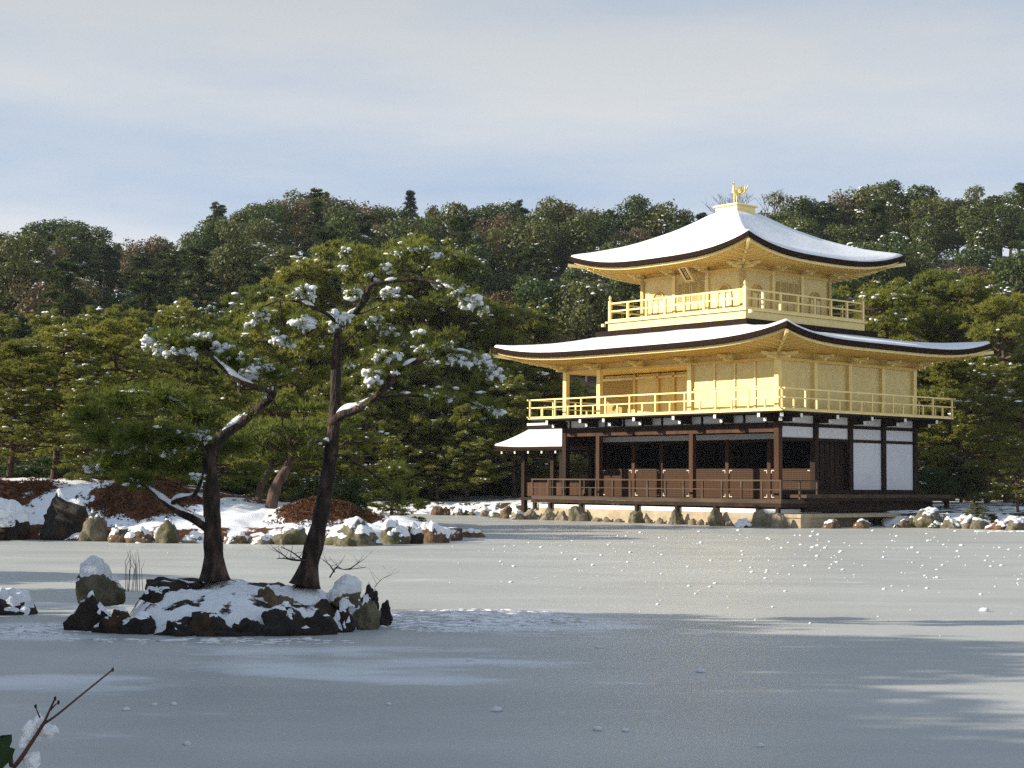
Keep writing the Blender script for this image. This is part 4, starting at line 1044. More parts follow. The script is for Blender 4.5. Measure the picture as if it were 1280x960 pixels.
# ------------------------------------------------------------------ trees
TOP = {}
def parts_tree(label, cat, group, trunk_mb, trunk_mat, crown_me, leaf, snow_mb, name='tree', loc=(0, 0, -900)):
    r = empty(name, loc, label, cat, group)
    trunk_mb.build('trunk', trunk_mat, r, True)
    if crown_me is not None:
        link_mesh('crown', crown_me, leaf, r); TOP[r.name] = float(np.percentile([v.co.z for v in crown_me.vertices], 99.95))
    if snow_mb is not None and snow_mb.v: snow_mb.build('snow', M['snow'], r, True)['kind'] = 'stuff'
    return r
def broadleaf(seed, leaf, n_leaf=3600, tall=1.25, snow=16):
    """unit: about 8 m tall; lumpy many lobed evergreen crown"""
    rs = np.random.RandomState(seed); rg = random.Random(seed)
    tr = MB(); S, R = limb([(0, 0, -1.0), (.1, .05, 1.5), (rg.uniform(-.3, .3), rg.uniform(-.3, .3), 4.0)], .24, .10, 5, 7); tr.tube(S, R, 7)
    lobes = []
    for k in range(17):
        z = rg.uniform(2.0, 6.9 * tall / 1.25); t = (z - 2.0) / 5.2
        rad = 2.7 * math.sqrt(max(0.05, 1 - (1.35 * t - .55) ** 2)) * rg.uniform(.35, .95); a = rg.uniform(0, 6.28)
        lobes.append(((rad * math.cos(a), rad * math.sin(a), z), rg.uniform(.75, 1.45)))
    lobes.append(((0, 0, 6.6 * tall / 1.25), 1.0)); lobes.append(((0, 0, 4.2), 2.2))
    Cs, Ns, top = [], [], []
    for c, r in lobes:
        m = int(n_leaf * r * r / sum(q[1] ** 2 for q in lobes))
        P, d = ellipsoid_pts(c, (r, r, r * .85), m, rs, .72)
        P += rs.normal(0, .12, P.shape); Cs.append(P); Ns.append(d)
        tr.tube(spline([(0, 0, max(1.2, c[2] - 2.2)), (c[0] * .5, c[1] * .5, c[2] - 1.0), c], 3), [.09, .085, .075, .065, .055, .045, .03], 5)
        if rg.random() < .9: top.append((c, r))
    crown = np_mesh('crown', leaf_quads(np.vstack(Cs), np.vstack(Ns), .145, rs, .7), 4)
    spots = []
    hubs = [(rg.choice(top), rg.uniform(0, 6.28), rg.uniform(.2, 1.2)) for _ in range(max(1, snow // 5))]
    for _ in range(snow):
        (c, r), a, e = rg.choice(hubs); a += rg.gauss(0, .4); e += rg.gauss(0, .3)
        p = (c[0] + r * math.cos(a) * math.cos(e), c[1] + r * math.sin(a) * math.cos(e), c[2] + r * .85 * math.sin(e))
        s = rg.uniform(.055, .15); spots.append((p, (s * rg.uniform(1, 1.8), s, s * .55), rg.uniform(0, 3)))
    return tr, crown, snow_lumps(spots, seed, 1)
def cloud_pine(seed, H=8.0, spread=2.6, pads=26, tuft=.26, tk=8, per=85, lean=0.0, low=.34, snow=14):
    """pine of flat needle pads on crooked limbs; unit height H"""
    rs = np.random.RandomState(seed); rg = random.Random(seed)
    tr = MB()
    tp = [(0, 0, -.6), (lean * .2 + rg.uniform(-.2, .2), rg.uniform(-.2, .2), H * .3), (lean * .6 + rg.uniform(-.4, .4), rg.uniform(-.4, .4), H * .62), (lean + rg.uniform(-.2, .2), rg.uniform(-.3, .3), H * .96)]
    S, R = limb(tp, .19 * H / 8, .05, 8, 8); tr.tube(S, R, 8)
    Cs, Ds, spots = [], [], []
    for k in range(pads):
        t = low + (1 - low) * (k + rg.random()) / pads
        base = S[min(len(S) - 1, int(t * (len(S) - 1)))]
        reach = spread * (1.15 - .95 * ((t - low) / (1 - low)) ** 1.6) * rg.uniform(.25, 1.08); a = k * 2.4 + rg.uniform(-.5, .5)
        c = base + Vector((math.cos(a) * reach, math.sin(a) * reach, rg.uniform(-.25, .55)))
        mid = base.lerp(c, .5) + Vector((rg.uniform(-.2, .2), rg.uniform(-.2, .2), rg.uniform(-.25, .1)))
        L_ = spline([base, mid, c], 4); tr.tube(L_, [.065 - .045 * i / 8 for i in range(9)], 5)
        r = rg.uniform(.55, 1.0) * (1.1 - .35 * t) * spread / 2.6
        for q in range(9):
            e, f_ = rg.uniform(0, 6.28), math.sqrt(rg.random()) * r * .95
            cc = c + Vector((math.cos(e) * f_, math.sin(e) * f_, rg.uniform(-.16, .22) + .12 * (1 - f_ / r)))
            sz = rg.uniform(.16, .32)
            P, d = ellipsoid_pts(cc, (sz, sz, sz * .75), per // 6, rs, .2, -.3)
            d[:, 2] += .6; Cs.append(P); Ds.append(d)
        if k % max(1, pads // snow) == 0:
            if noise.noise(c * .45 + Vector((seed, 0, 0))) < .02: continue
            for q in range(3):
                s = rg.uniform(.03, .10)
                spots.append((c + Vector((rg.uniform(-.8, .8) * r, rg.uniform(-.8, .8) * r, rg.uniform(.12, .34))), (s * rg.uniform(1.2, 3.0), s, s * .6), rg.uniform(0, 3)))
    C, Dv = np.vstack(Cs), np.vstack(Ds)
    crown = np_mesh('crown', needle_tufts(C, Dv / np.linalg.norm(Dv, axis=1, keepdims=True), tuft, tuft * .24, tk, rs, .6), 3)
    return tr, crown, snow_lumps(spots, seed, 1)
def cedar(seed, H=9.0):
    rs = np.random.RandomState(seed); rg = random.Random(seed); tr = MB()
    tr.tube([(0, 0, -.5), (0, 0, H * .5), (0, 0, H)], [.2, .12, .015], 7); Cs, Ds = [], []
    for k in range(70):
        t = .12 + .86 * k / 70; z = H * t; reach = 2.0 * (1 - t) ** .85 + .12; a = k * 2.4
        for q in range(4):
            f = (q + 1) / 4; c = (math.cos(a) * reach * f, math.sin(a) * reach * f, z - .25 * f * reach)
            P, d = ellipsoid_pts(c, (.28, .28, .16), 9, rs, .2); d = d * .4 + np.array((math.cos(a), math.sin(a), .2)); Cs.append(P); Ds.append(d)
        tr.tube([(0, 0, z), (math.cos(a) * reach, math.sin(a) * reach, z - .25 * reach)], [.03, .008], 4)
    crown = np_mesh('crown', needle_tufts(np.vstack(Cs), np.vstack(Ds), .26, .07, 6, rs, .6), 3)
    return tr, crown, snow_lumps([((rg.uniform(-.8, .8), rg.uniform(-.8, .8), rg.uniform(3, 7)), (.16, .12, .07), 0) for _ in range(6)], seed, 1)
def bare_tree(seed, H=8.0):
    rg = random.Random(seed); mb = MB()
    def grow(p, d, r, l, n):
        q = p + d * l; mb.tube([p, p.lerp(q, .5) + Vector((rg.uniform(-.05, .05),) * 3) * l, q], [r, r * .85, r * .68], 5, False)
        if n == 0: return
        for _ in range(rg.choice((2, 3))):
            e = (d + Vector((rg.uniform(-.7, .7), rg.uniform(-.7, .7), rg.uniform(-.1, .5)))).normalized(); grow(q, e, r * .62, l * rg.uniform(.62, .85), n - 1)
    grow(Vector((0, 0, -.5)), Vector((0, 0, 1)), .2, H * .33, 6)
    return mb

def place(proto, used, loc, label, group, sc=1.0, rz=0.0, scz=None, cat=None):
    o = copy_tree(proto) if proto in used else proto
    used.append(proto); o.location = loc; o.rotation_euler = (0, 0, rz); o.scale = (sc, sc, scz or sc)
    o['label'] = label
    if group: o['group'] = group
    elif 'group' in o.keys(): del o['group']
    return o
used = []
# --- the wooded hill: every tree a thing, eleven crown shapes
HG = 'trees on the wooded hillside'
hill_protos = []
for k in range(9):
    t, c, s = broadleaf(300 + k, None, 6400, rnd_t if (rnd_t := 1.0 + .06 * k) else 1, 30 + 14 * (k % 4))
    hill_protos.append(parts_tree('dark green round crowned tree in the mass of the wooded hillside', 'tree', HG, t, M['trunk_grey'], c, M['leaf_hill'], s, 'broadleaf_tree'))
brown_protos = []
for k in range(3):
    t, c, s = broadleaf(340 + k, None, 5200, 1.1, 6)
    brown_protos.append(parts_tree('russet brown leaved tree among the green trees of the hillside', 'tree', 'russet trees on the hillside', t, M['trunk_grey'], c, M['leaf_brown'], s, 'russet_tree'))
pine_hill = []
for k in range(3):
    t, c, s = cloud_pine(620 + k, 8.6, (1.9, 2.3, 1.6)[k], 58, .20, 7, 105, .3 * (k - 1), .24, 30)
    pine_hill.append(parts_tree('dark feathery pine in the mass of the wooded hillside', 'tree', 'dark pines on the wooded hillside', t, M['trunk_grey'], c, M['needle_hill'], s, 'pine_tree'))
rg = random.Random(77)
def hz(x, y): return terrain_h(x, y)
# skyline trees, one by one: (pixel column, pixel row of the top, distance, width, label)
SKYL = [
 (8, 290, 186, 1.0, 'skyline tree at the left edge of the photo'), (40, 282, 190, 1.1, 'skyline tree second from the left edge'),
 (68, 270, 188, 1.25, 'highest rounded tree of the left skyline group'), (98, 276, 190, 1.1, 'skyline tree just right of the highest one of the left group'),
 (126, 280, 186, 1.1, 'last full tree of the left skyline group before the dip'), (150, 304, 184, .8, 'small tree falling away into the skyline dip'),
 (178, 296, 176, .8, 'small snowy tree standing in the skyline dip'), (206, 300, 178, .85, 'snow flecked low tree at the right side of the skyline dip'),
 (238, 290, 186, .9, 'tree stepping up from the skyline dip towards the knoll'), (268, 253, 190, 1.1, 'first high tree at the left shoulder of the skyline knoll'),
 (300, 262, 188, 1.1, 'tree filling the notch on the left shoulder of the skyline knoll'), (334, 252, 192, 1.15, 'tree left of the top of the skyline knoll'),
 (366, 238, 194, 1.2, 'left one of the twin top trees on the skyline knoll'), (398, 235, 194, 1.15, 'right one of the twin top trees on the skyline knoll'),
 (430, 246, 192, 1.05, 'tree just right of the top of the skyline knoll'), (462, 255, 190, 1.0, 'tree at the right foot of the skyline knoll'),
 (486, 258, 190, .9, 'skyline tree left of the pointed cedar'), (540, 260, 190, .95, 'skyline tree just right of the pointed cedar'),
 (562, 254, 186, .85, 'ragged topped skyline tree second right of the pointed cedar'), (588, 262, 188, .9, 'low skyline tree between the ragged tree and the round pair'),
 (616, 250, 190, 1.1, 'left tree of the round pair on the skyline above the big lit pines'), (646, 250, 190, 1.1, 'right tree of the round pair on the skyline above the big lit pines'),
 (676, 262, 188, .9, 'skyline tree in the gap left of the pavilion'), (704, 249, 190, 1.1, 'skyline tree above the left tip of the top roof'),
 (734, 258, 188, 1.0, 'skyline tree above the left slope of the top roof'), (764, 262, 186, .9, 'low skyline tree left of the dark clump over the roof slope'),
 (792, 244, 190, 1.1, 'dark clump rising above the left roof slope'), (822, 254, 188, 1.0, 'skyline tree just right of the dark clump over the roof slope'),
 (850, 262, 188, 1.0, 'skyline tree midway between the dark clump and the gilded bird'), (880, 266, 188, .95, 'skyline tree left of the gilded bird'),
 (968, 240, 180, .95, 'brownish skyline tree right of the bare grey tree'), (996, 242, 184, 1.1, 'round skyline tree above the right roof slope'),
 (1028, 252, 186, 1.0, 'low skyline tree above the right roof slope'), (1056, 240, 188, 1.0, 'skyline tree left of the highest right hand group'),
 (1084, 232, 188, 1.1, 'left tree of the highest group above the right roof tip'), (1112, 227, 190, 1.25, 'topmost tree of the skyline right of the pavilion'),
 (1142, 234, 188, 1.15, 'right tree of the highest group above the right roof tip'), (1168, 246, 186, .95, 'low tree in the notch right of the highest group'),
 (1196, 244, 188, .95, 'skyline tree beside the small spiky tree at the right'), (1220, 232, 188, 1.0, 'spiky topped skyline tree near the right edge'),
 (1248, 242, 186, 1.0, 'skyline tree second from the right edge'), (1274, 228, 186, 1.15, 'skyline tree at the right edge of the photo')]
for i, (u, v, Y, wd, lb) in enumerate(SKYL):
    top = at(u, v, Y); g = hz(top.x, Y); H = max(5.0, top.z - g)
    pr = brown_protos[i % 3] if i % 9 == 6 else pine_hill[i % 3] if i % 4 == 1 else hill_protos[(i * 5 + 2) % 9]
    zmax = TOP[pr.name]
    place(pr, used, (top.x, Y, g), lb, None, max(.62, min(1.25, H / zmax)) * wd, rg.uniform(0, 6.28), H / zmax)
t, c, s = cedar(9)
o = parts_tree('slim pointed cedar standing above the skyline left of the pavilion', 'tree', None, t, M['trunk_grey'], c, M['needle_cedar'], s, 'cedar_tree')
top = at(513, 236, 189); g = hz(top.x, 189); o.location = (top.x, 189, g); k = (top.z - g) / 9; o.scale = (k * .9, k * .9, k)
for (u, v, Y, seed, lb) in ((948, 232, 182, 5, 'bare grey leafless tree on the skyline right of the gilded bird'),):
    mb = bare_tree(seed); top = at(u, v, Y); g = hz(top.x, Y)
    r = empty('bare_tree', (top.x, Y, g), lb, 'tree'); mb.build('trunk', M['trunk_grey'], r, True); k = (top.z - g) / 8.6; r.scale = (k, k, k)
rows = [(188, 5.0), (180, 5.4), (163, 5.3), (150, 5.2), (138, 5.0), (127, 4.9), (116, 4.7), (106, 4.6), (97, 4.5)]
for j, (Y, sp) in enumerate(rows):
    half = Y * .335 + 3
    n = int(2 * half / sp)
    for i in range(n):
        x = -half + (i + .5 * (j % 2) + rg.uniform(-.3, .3)) * sp; y = Y + rg.uniform(-4, 4)
        u = 640 + F_PX * x / y
        if 690 < u < 1130 and Y < 125: continue              # wholly hidden by the pavilion
        pick = rg.random()
        g = hz(x, y); s = rg.uniform(.72, 1.22)
        russet = pick < (.20 if 620 < u < 900 else .07)
        dark = not russet and rg.random() < .28
        pr = rg.choice(brown_protos if russet else pine_hill if dark else hill_protos); sz = s * rg.uniform(.9, 1.15); rot = rg.uniform(0, 6.28)
        room = at(u, max(interp(uu, SKY_Y) for uu in (u - 22, u, u + 22)) + 5, y).z - (g - .3)      # stay under the ridge line
        sz = min(sz, room / TOP[pr.name]); s = min(s, sz * 1.25)
        if sz < .35: continue
        if russet: place(pr, used, (x, y, g - .3), 'russet brown leaved tree among the green trees of the hillside', 'russet trees on the hillside', s, rot, sz)
        elif dark: place(pr, used, (x, y, g - .3), 'dark feathery pine in the mass of the wooded hillside', 'dark pines on the wooded hillside', s, rot, sz)
        else: place(pr, used, (x, y, g - .3), 'dark green round crowned tree in the mass of the wooded hillside', HG, s, rot, sz)

# --- pines round the pond
bank_protos = []
for k, (sp, lo, ln) in enumerate([(2.9, .26, .3), (2.5, .20, -.4), (3.2, .28, .8), (2.2, .12, 0), (2.7, .32, -.8), (3.0, .2, .2)]):
    t, c, s = cloud_pine(500 + k, 8.0, sp, 62, .17, 7, 105, ln, lo, 40)
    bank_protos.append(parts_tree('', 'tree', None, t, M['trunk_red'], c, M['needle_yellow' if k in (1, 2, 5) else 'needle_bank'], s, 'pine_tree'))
BP = [  # column, row of the top, distance, prototype, width scale, label
 (14, 424, 47.5, 0, 1.0, 'yellow green pine at the left edge of the wooded bank'), (70, 404, 49, 2, 1.0, 'snow dotted pine above the big black boulder'),
 (150, 398, 50.5, 5, 1.05, 'broad pine above the left brown mound'), (232, 388, 55, 0, 1.0, 'pine rising behind the snowy top of the left islet pine'),
 (112, 470, 46.0, 3, .85, 'low pine in front of the broad pine on the bank'), (330, 372, 56, 2, .95, 'pine between the two islet pines, further back on the bank'),
 (205, 520, 45.5, 1, .6, 'small low pine above the upright rounded stone'),
 (300, 356, 82, 4, 1.0, 'tall pine behind the gap between the islet pines'), (372, 318, 84, 1, 1.0, 'tall bright pine left of the top of the leaning islet pine'),
 (436, 300, 84, 5, 1.0, 'tall bright pine right behind the top of the leaning islet pine'), (500, 292, 86, 2, 1.0, 'tallest bright pine between the leaning islet pine and the pavilion'),
 (556, 310, 85, 0, 1.0, 'bright pine with drooping top left of the pavilion roof'), (604, 384, 86, 4, 1.0, 'pine whose crown touches the left tip of the lower roof'),
 (470, 430, 80, 3, 1.0, 'middle height pine behind the right limb of the leaning islet pine'), (540, 440, 81, 1, 1.0, 'middle height pine left of the small porch roof'),
 (410, 470, 54, 0, .9, 'low pine behind the trunk of the leaning islet pine'), (585, 528, 79, 5, .85, 'low layered pine on the far shore beside the porch'),
 (548, 560, 79, 0, .7, 'lowest layered pine on the far shore'), (645, 470, 82, 2, 1.0, 'pine behind the ridge of the small porch roof'),
 (692, 440, 86, 1, 1.0, 'dark pine seen through the open corner of the second storey'), (668, 560, 83, 3, .7, 'low pine seen under the small porch roof'),
 (728, 540, 84, 5, .7, 'low pine seen through the open corner of the ground floor'), (490, 545, 47.5, 3, .7, 'dark drooping pine at the tip of the wooded bank'),
 (1100, 352, 80, 2, 1.0, 'snow flecked pine above the right end of the lower roof'), (1150, 338, 84, 0, 1.05, 'tallest pine of the group right of the pavilion'),
 (1205, 350, 80, 4, 1.0, 'pine right of the tallest one beside the pavilion'), (1256, 368, 76, 5, 1.05, 'pine near the right edge level with the lower roof'),
 (1180, 440, 76, 1, 1.0, 'pine just beyond the right tip of the lower roof'), (1232, 455, 72, 2, 1.0, 'middle pine between the right roof tip and the right edge'),
 (1282, 430, 68, 3, 1.0, 'pine cut by the right edge of the photo'), (1160, 520, 76, 5, .9, 'low dark pine behind the end of the east veranda'),
 (1272, 545, 60, 0, .62, 'young bright pine leaning over the right shore stones'), (1222, 628, 58.8, 3, .22, 'low spreading pine bush on the right shore stones')]
for i, (u, v, Y, p, wd, lb) in enumerate(BP):
    top = at(u, v, Y); g = bank_h(top.x, Y) if (Y < 56 and top.x < -1.3) else terrain_h(top.x, Y)
    H = top.z - g; k = H / TOP[bank_protos[p].name]
    wsc = wd * max(k, min(1.0, .35 + k * .55)) if wd > .5 else wd
    place(bank_protos[p], used, (top.x, Y, g), lb, None, wsc, 1.3 * i, k)
# smaller pines filling the edge of the wood behind the pond
FG = 'small pines along the foot of the wooded hill'
for j, (Y, va, du) in enumerate(((80, 500, 62), (87, 430, 58), (93, 395, 56))):
    u = -30 + 17 * j
    while u < 1320:
        uu = u + rg.uniform(-14, 14)
        if not (700 < uu < 1095) and not (j == 0 and 640 < uu < 1120):
            top = at(uu, va + rg.uniform(-26, 26), Y + rg.uniform(-1.5, 1.5)); g = terrain_h(top.x, top.y); k = (top.z - g) / 8.0
            place(bank_protos[rg.choice((0, 1, 3, 5))], used, (top.x, top.y, g), 'small green pine in the row at the foot of the wooded hill', FG, max(.62, k * .95), rg.uniform(0, 6.28), k)
        u += du
# evergreen bushes on the bank and the far shore
for i, (u, v, Y, k, lb) in enumerate([(22, 578, 53, .30, 'dark bush behind the black boulder at the left edge of the bank'), (120, 588, 54, .26, 'dark bush behind the left brown mound'), (190, 592, 52, .24, 'round bush on the bank left of the left islet trunk'),
        (245, 590, 53, .26, 'bush seen past the left islet trunk on the bank'), (300, 588, 52, .26, 'bush between the left islet trunk and the thick leaning pine'), (395, 592, 50, .24, 'bush right of the thick leaning pine on the bank'),
        (440, 596, 51, .22, 'bush on the bank right of the leaning islet trunk'), (70, 570, 56, .34, 'tall bush far back on the bank above the big black boulder'), (160, 566, 57, .34, 'tall bush far back on the bank behind the mound'),
        (350, 566, 58, .34, 'tall bush far back behind the thick leaning pine'), (1158, 572, 70, .34, 'snow flecked bush at the end of the east veranda'), (1200, 560, 74, .38, 'dark bush beyond the right shore snow')]):
    top = at(u, v, Y); g = bank_h(top.x, Y) if u < 600 else terrain_h(top.x, Y); H = max(.8, top.z - g)
    place(hill_protos[i % 9], used, (top.x, Y, g - .1), lb, None, k * 1.15, i * 1.1, H / 7.6)['category'] = 'bush'
# the thick leaning trunk on the brown mound, and its neighbour
def leaning(base, tip, r, lb):
    b, t_ = at(*base), at(*tip); b.z -= .25
    tr = MB(); S, R = limb([b - b, (t_ - b) * .35 + Vector((-.06, 0, .05)), (t_ - b) * .7 + Vector((.08, .1, .0)), t_ - b], r, r * .45, 6, 9); tr.tube(S, R, 9)
    rs = np.random.RandomState(int(base[0])); rg_ = random.Random(int(base[0])); Cs, Ds = [], []
    for k in range(14):
        a = k * 2.4; q = S[int(len(S) * (.62 + .026 * k)) if .62 + .026 * k < .99 else -1]; c = q + Vector((math.cos(a) * rg_.uniform(.3, 1.5), math.sin(a) * rg_.uniform(.3, 1.4), rg_.uniform(-.15, 1.1)))
        tr.tube(spline([q, q.lerp(c, .5) + Vector((0, 0, .12)), c], 3), [.05, .045, .04, .03, .025, .02, .012], 5)
        P, d = ellipsoid_pts(c, (.7, .7, .26), 90, rs, .25, -.1); d[:, 2] += .6; Cs.append(P); Ds.append(d)
    me = np_mesh('crown', needle_tufts(np.vstack(Cs), np.vstack(Ds), .22, .042, 8, rs, .55), 3)
    return parts_tree(lb, 'tree', None, tr, M['trunk_red'], me, M['needle_bank'], None, 'pine_tree', b)
leaning((337, 634, 44.0), (366, 552, 44.8), .20, 'pine with thick pale leaning trunk on the brown mound')
leaning((322, 626, 45.6), (340, 560, 46.4), .13, 'slender pine just behind the thick leaning trunk')

# --- the trees of the bank out of frame on the left, which throw their shade over the near ice
t, c, s = broadleaf(360, None, 11000, 1.1, 0)
shade_p = parts_tree('tall dense evergreen tree on the near left bank outside the photo', 'tree', 'evergreens on the near left bank', t, M['trunk_grey'], c, M['leaf_hill'], s, 'broadleaf_tree')
for (x, y, k, kz) in [(-13.2, 16.2, .9, .93), (-13.4, 12.9, 1.0, 1.10), (-13.8, 9.6, .9, 1.06), (-13.0, 6.4, .95, 1.15), (-13.6, 3.0, 1.0, 1.22), (-13.0, -.5, 1.0, 1.2),
                      (-17.5, 14.4, 1.0, 1.15), (-18.0, 10.4, .95, 1.17), (-18.0, 5.6, 1.0, 1.3), (-17.6, 1.0, 1.05, 1.3), (-14.0, 20.6, .62, .62), (-15.5, 25.0, .6, .55)]:
    place(shade_p, used, (x, y, .3), 'tall dense evergreen tree on the near left bank outside the photo', 'evergreens on the near left bank', k, x * 3 + y, kz)

# fallen needles lying loose on the brown mounds of the bank
M['fallen'] = leaf_mat('fallen_needles', [(.060, .026, .012), (.120, .052, .022), (.175, .080, .034)], .1, 3.0)
_rs = np.random.RandomState(21); _C = []
for mx, my, rx, ry, n in ((-5.1, 42.8, 1.25, 1.35, 1500), (-9.9, 43.7, 1.7, 1.6, 2000), (-4.1, 42.9, .8, .9, 500), (-14, 44.5, 1.5, 1.5, 900)):
    for _ in range(n):
        a, q = _rs.uniform(0, 6.28), math.sqrt(_rs.rand()) * (1 + .12 * _rs.randn()); x, y = mx + rx * q * math.cos(a), my + ry * q * math.sin(a)
        if noise.noise(Vector((x * 1.8, y * 1.8, 4))) < -.25 and q > .7: continue
        _C.append((x, y, bank_h(x, y) + .004))
_C = np.array(_C); _D = _rs.normal(0, 1, _C.shape); _D[:, 2] = np.abs(_D[:, 2]) * .45 + .12
tag(link_mesh('fallen_needles', np_mesh('fallen_needles', needle_tufts(_C, _D / np.linalg.norm(_D, axis=1, keepdims=True), .10, .022, 7, _rs, .5), 3), M['fallen']), None, None, None, 'stuff')

for (x, y, k) in ((-16.4, 41.5, .50), (-17.6, 43.6, .62), (-20.5, 42.2, .7)):
    place(bank_protos[3], used, (x, y, bank_h(x, y)), 'bushy pine on the bank just outside the left edge of the photo', 'pines on the bank outside the photo', k * 1.25, x, k)

# ------------------------------------------------------------------ the two islet pines
def px_path(pts, Y):                 # [(u, v, dy)]
    return [at(u, v, Y + (p[0] if p else 0)) for u, v, *p in pts]
def islet_pine(label, root_px, Y, limbs, pads, snows, seed, leaf, dens=1.0):
    b = on_ice(*root_px, z=0); b = at(root_px[0], root_px[1], Y)
    r = empty('pine_tree', b, label, 'tree')
    rs = np.random.RandomState(seed); rg_ = random.Random(seed)
    for k, (pts, r0, r1) in enumerate(limbs):
        P = [p - b for p in px_path(pts, Y)]
        S, R = limb(P, r0, r1, 6, 10, .02 if k else .0, seed + k)
        if k == 0: R = [q * (1 + .55 * max(0, 1 - i / 5)) * (1 + .13 * noise.noise(S[i] * 7 + Vector((seed, 2, 0)))) for i, q in enumerate(R)]
        lim = MB().tube(S, R, 12 if k < 2 else 7).build('trunk' if k == 0 else 'branch', M['trunk_dark'], r, True)
        if k == 0 or r0 < .0205: continue
        run, runs = [], []               # snow lying along the upper side of the limb
        for i in range(1, len(S)):
            d = (S[i] - S[i - 1]).normalized()
            if abs(d.z) < .72 and noise.noise(S[i] * 4 + Vector((seed, 0, 0))) > -.05: run.append(i)
            elif run: runs.append(run); run = []
        if run: runs.append(run)
        for run in runs:
            if len(run) < 3: continue
            m_ = len(run); pts_ = [S[i] + Vector((0, 0, R[i] * .75 + .006)) for i in run]
            MB().tube(pts_, [(R[i] * .62 + .014) * math.sin(math.pi * (.12 + .76 * j / (m_ - 1))) * (1 + .35 * noise.noise(S[i] * 9)) for j, i in enumerate(run)], 8).build('limb_snow', M['snow_fine'], lim, True)
    tw = MB(); Cs, Ds = [], []
    for (u, v, dy, ru, rv, n) in pads:
        c = at(u, v, Y + dy) - b; rx, rz = ru * Y / F_PX, rv * Y / F_PX
        P, d = ellipsoid_pts(c, (rx, rx * .85, rz), int(n * dens), rs, .15); d[:, 2] += .55; d /= np.linalg.norm(d, axis=1, keepdims=True); Cs.append(P); Ds.append(d)
        for q in P[:: max(4, n // 24)]:
            q = Vector(q); m_ = c.lerp(q, .5) + Vector((0, 0, -.02)); tw.tube([c + Vector((0, 0, -rz * .4)), m_, q], [.010, .007, .003], 4, False)
    if tw.v: tw.build('twigs', M['trunk_dark'], r)
    for (u, v, dy, w, h) in snows:
        c = at(u, v, Y + dy) - b; s = Y / F_PX
        P, d = ellipsoid_pts(c, (w * s * 1.0, .12, h * s * .9), 13, rs, .5); d[:, 2] += .2; Cs.append(P); Ds.append(d)
    link_mesh('crown', np_mesh('crown', needle_tufts(np.vstack(Cs), np.vstack(Ds), .105, .0075, 16, rs, .6), 3), M[leaf], r)
    for si, (u, v, dy, w, h) in enumerate(snows):
        c = at(u, v, Y + dy) - b; s = Y / F_PX; spots = []
        n = max(7, int(w * h / 8)); k0 = min(w, h) * s * .80
        for q in range(n):
            e = -1 + 2 * (q + .5) / n
            p = c + Vector((e * .9 * w * s, rg_.uniform(-.07, .07), (rg_.uniform(-.7, .6) - .25 * e * e) * h * s))
            k = rg_.uniform(.38, .72) * k0
            spots.append((p, (max(k * rg_.uniform(.8, 1.5), 1.1 * w * s / n), k * .9, k * rg_.uniform(.5, .95)), rg_.uniform(-.5, .5)))
            if rg_.random() < .5:    # drooping tails of half melted snow
                spots.append((p + Vector((rg_.uniform(-.02, .02), 0, -k * .9)), (k * .32, k * .32, k * .9), 0))
        snow_lumps(spots, seed + si, 2).build('snow_clump', M['snow_fine'], r, True)
    return r
Lp = [([(268, 726), (267, 690), (265, 650), (264, 610), (262, 575), (268, 556)], .122, .075),
      ([(265, 570), (276, 548, .1), (300, 530, .15), (322, 511, .1), (340, 494, .05), (336, 488), (318, 484, -.1), (296, 474, -.15), (272, 452, -.1), (248, 430, .0), (222, 420, .1), (196, 430, .2)], .070, .014),
      ([(262, 662), (245, 650, -.1), (225, 640, -.15), (205, 626, -.1), (186, 612, 0), (168, 603, .1)], .060, .022),
      ([(212, 634, -.1), (222, 624, -.2), (240, 620, -.25), (250, 606, -.3), (256, 590, -.3)], .036, .016),
      ([(262, 612), (240, 596, .2), (215, 580, .4), (180, 566, .5), (140, 572, .6)], .034, .010),
      ([(268, 600), (282, 592, .2), (305, 592, .3), (330, 588, .4)], .022, .007),
      ([(264, 590), (250, 556, -.2), (220, 540, -.3), (185, 536, -.3), (150, 545, -.2)], .034, .010),
      ([(264, 580), (240, 520, .3), (200, 495, .4), (150, 490, .5)], .034, .008),
      ([(338, 494), (352, 520, .1), (350, 538, .1), (334, 552, .1)], .012, .005),
      ([(300, 476, -.1), (320, 462, 0), (345, 466, .1)], .016, .006)]
Lpad = [(225, 428, 0, 34, 12, 150), (262, 432, .1, 26, 14, 110), (290, 450, 0, 26, 14, 110), (318, 462, 0, 26, 12, 90), (344, 470, .1, 14, 8, 40),
        (150, 500, .5, 46, 17, 190), (205, 498, .4, 46, 18, 200), (250, 520, .3, 34, 16, 140), (130, 545, .2, 40, 17, 160), (180, 545, -.2, 44, 18, 200), (225, 548, -.2, 40, 18, 170),
        (140, 580, .6, 36, 15, 130), (190, 578, .4, 34, 15, 130), (232, 585, .2, 34, 16, 120), (172, 600, .1, 24, 9, 60), (310, 590, .3, 26, 10, 70), (262, 560, .3, 36, 18, 140), (110, 520, .4, 30, 14, 90), (300, 556, .4, 26, 12, 70)]
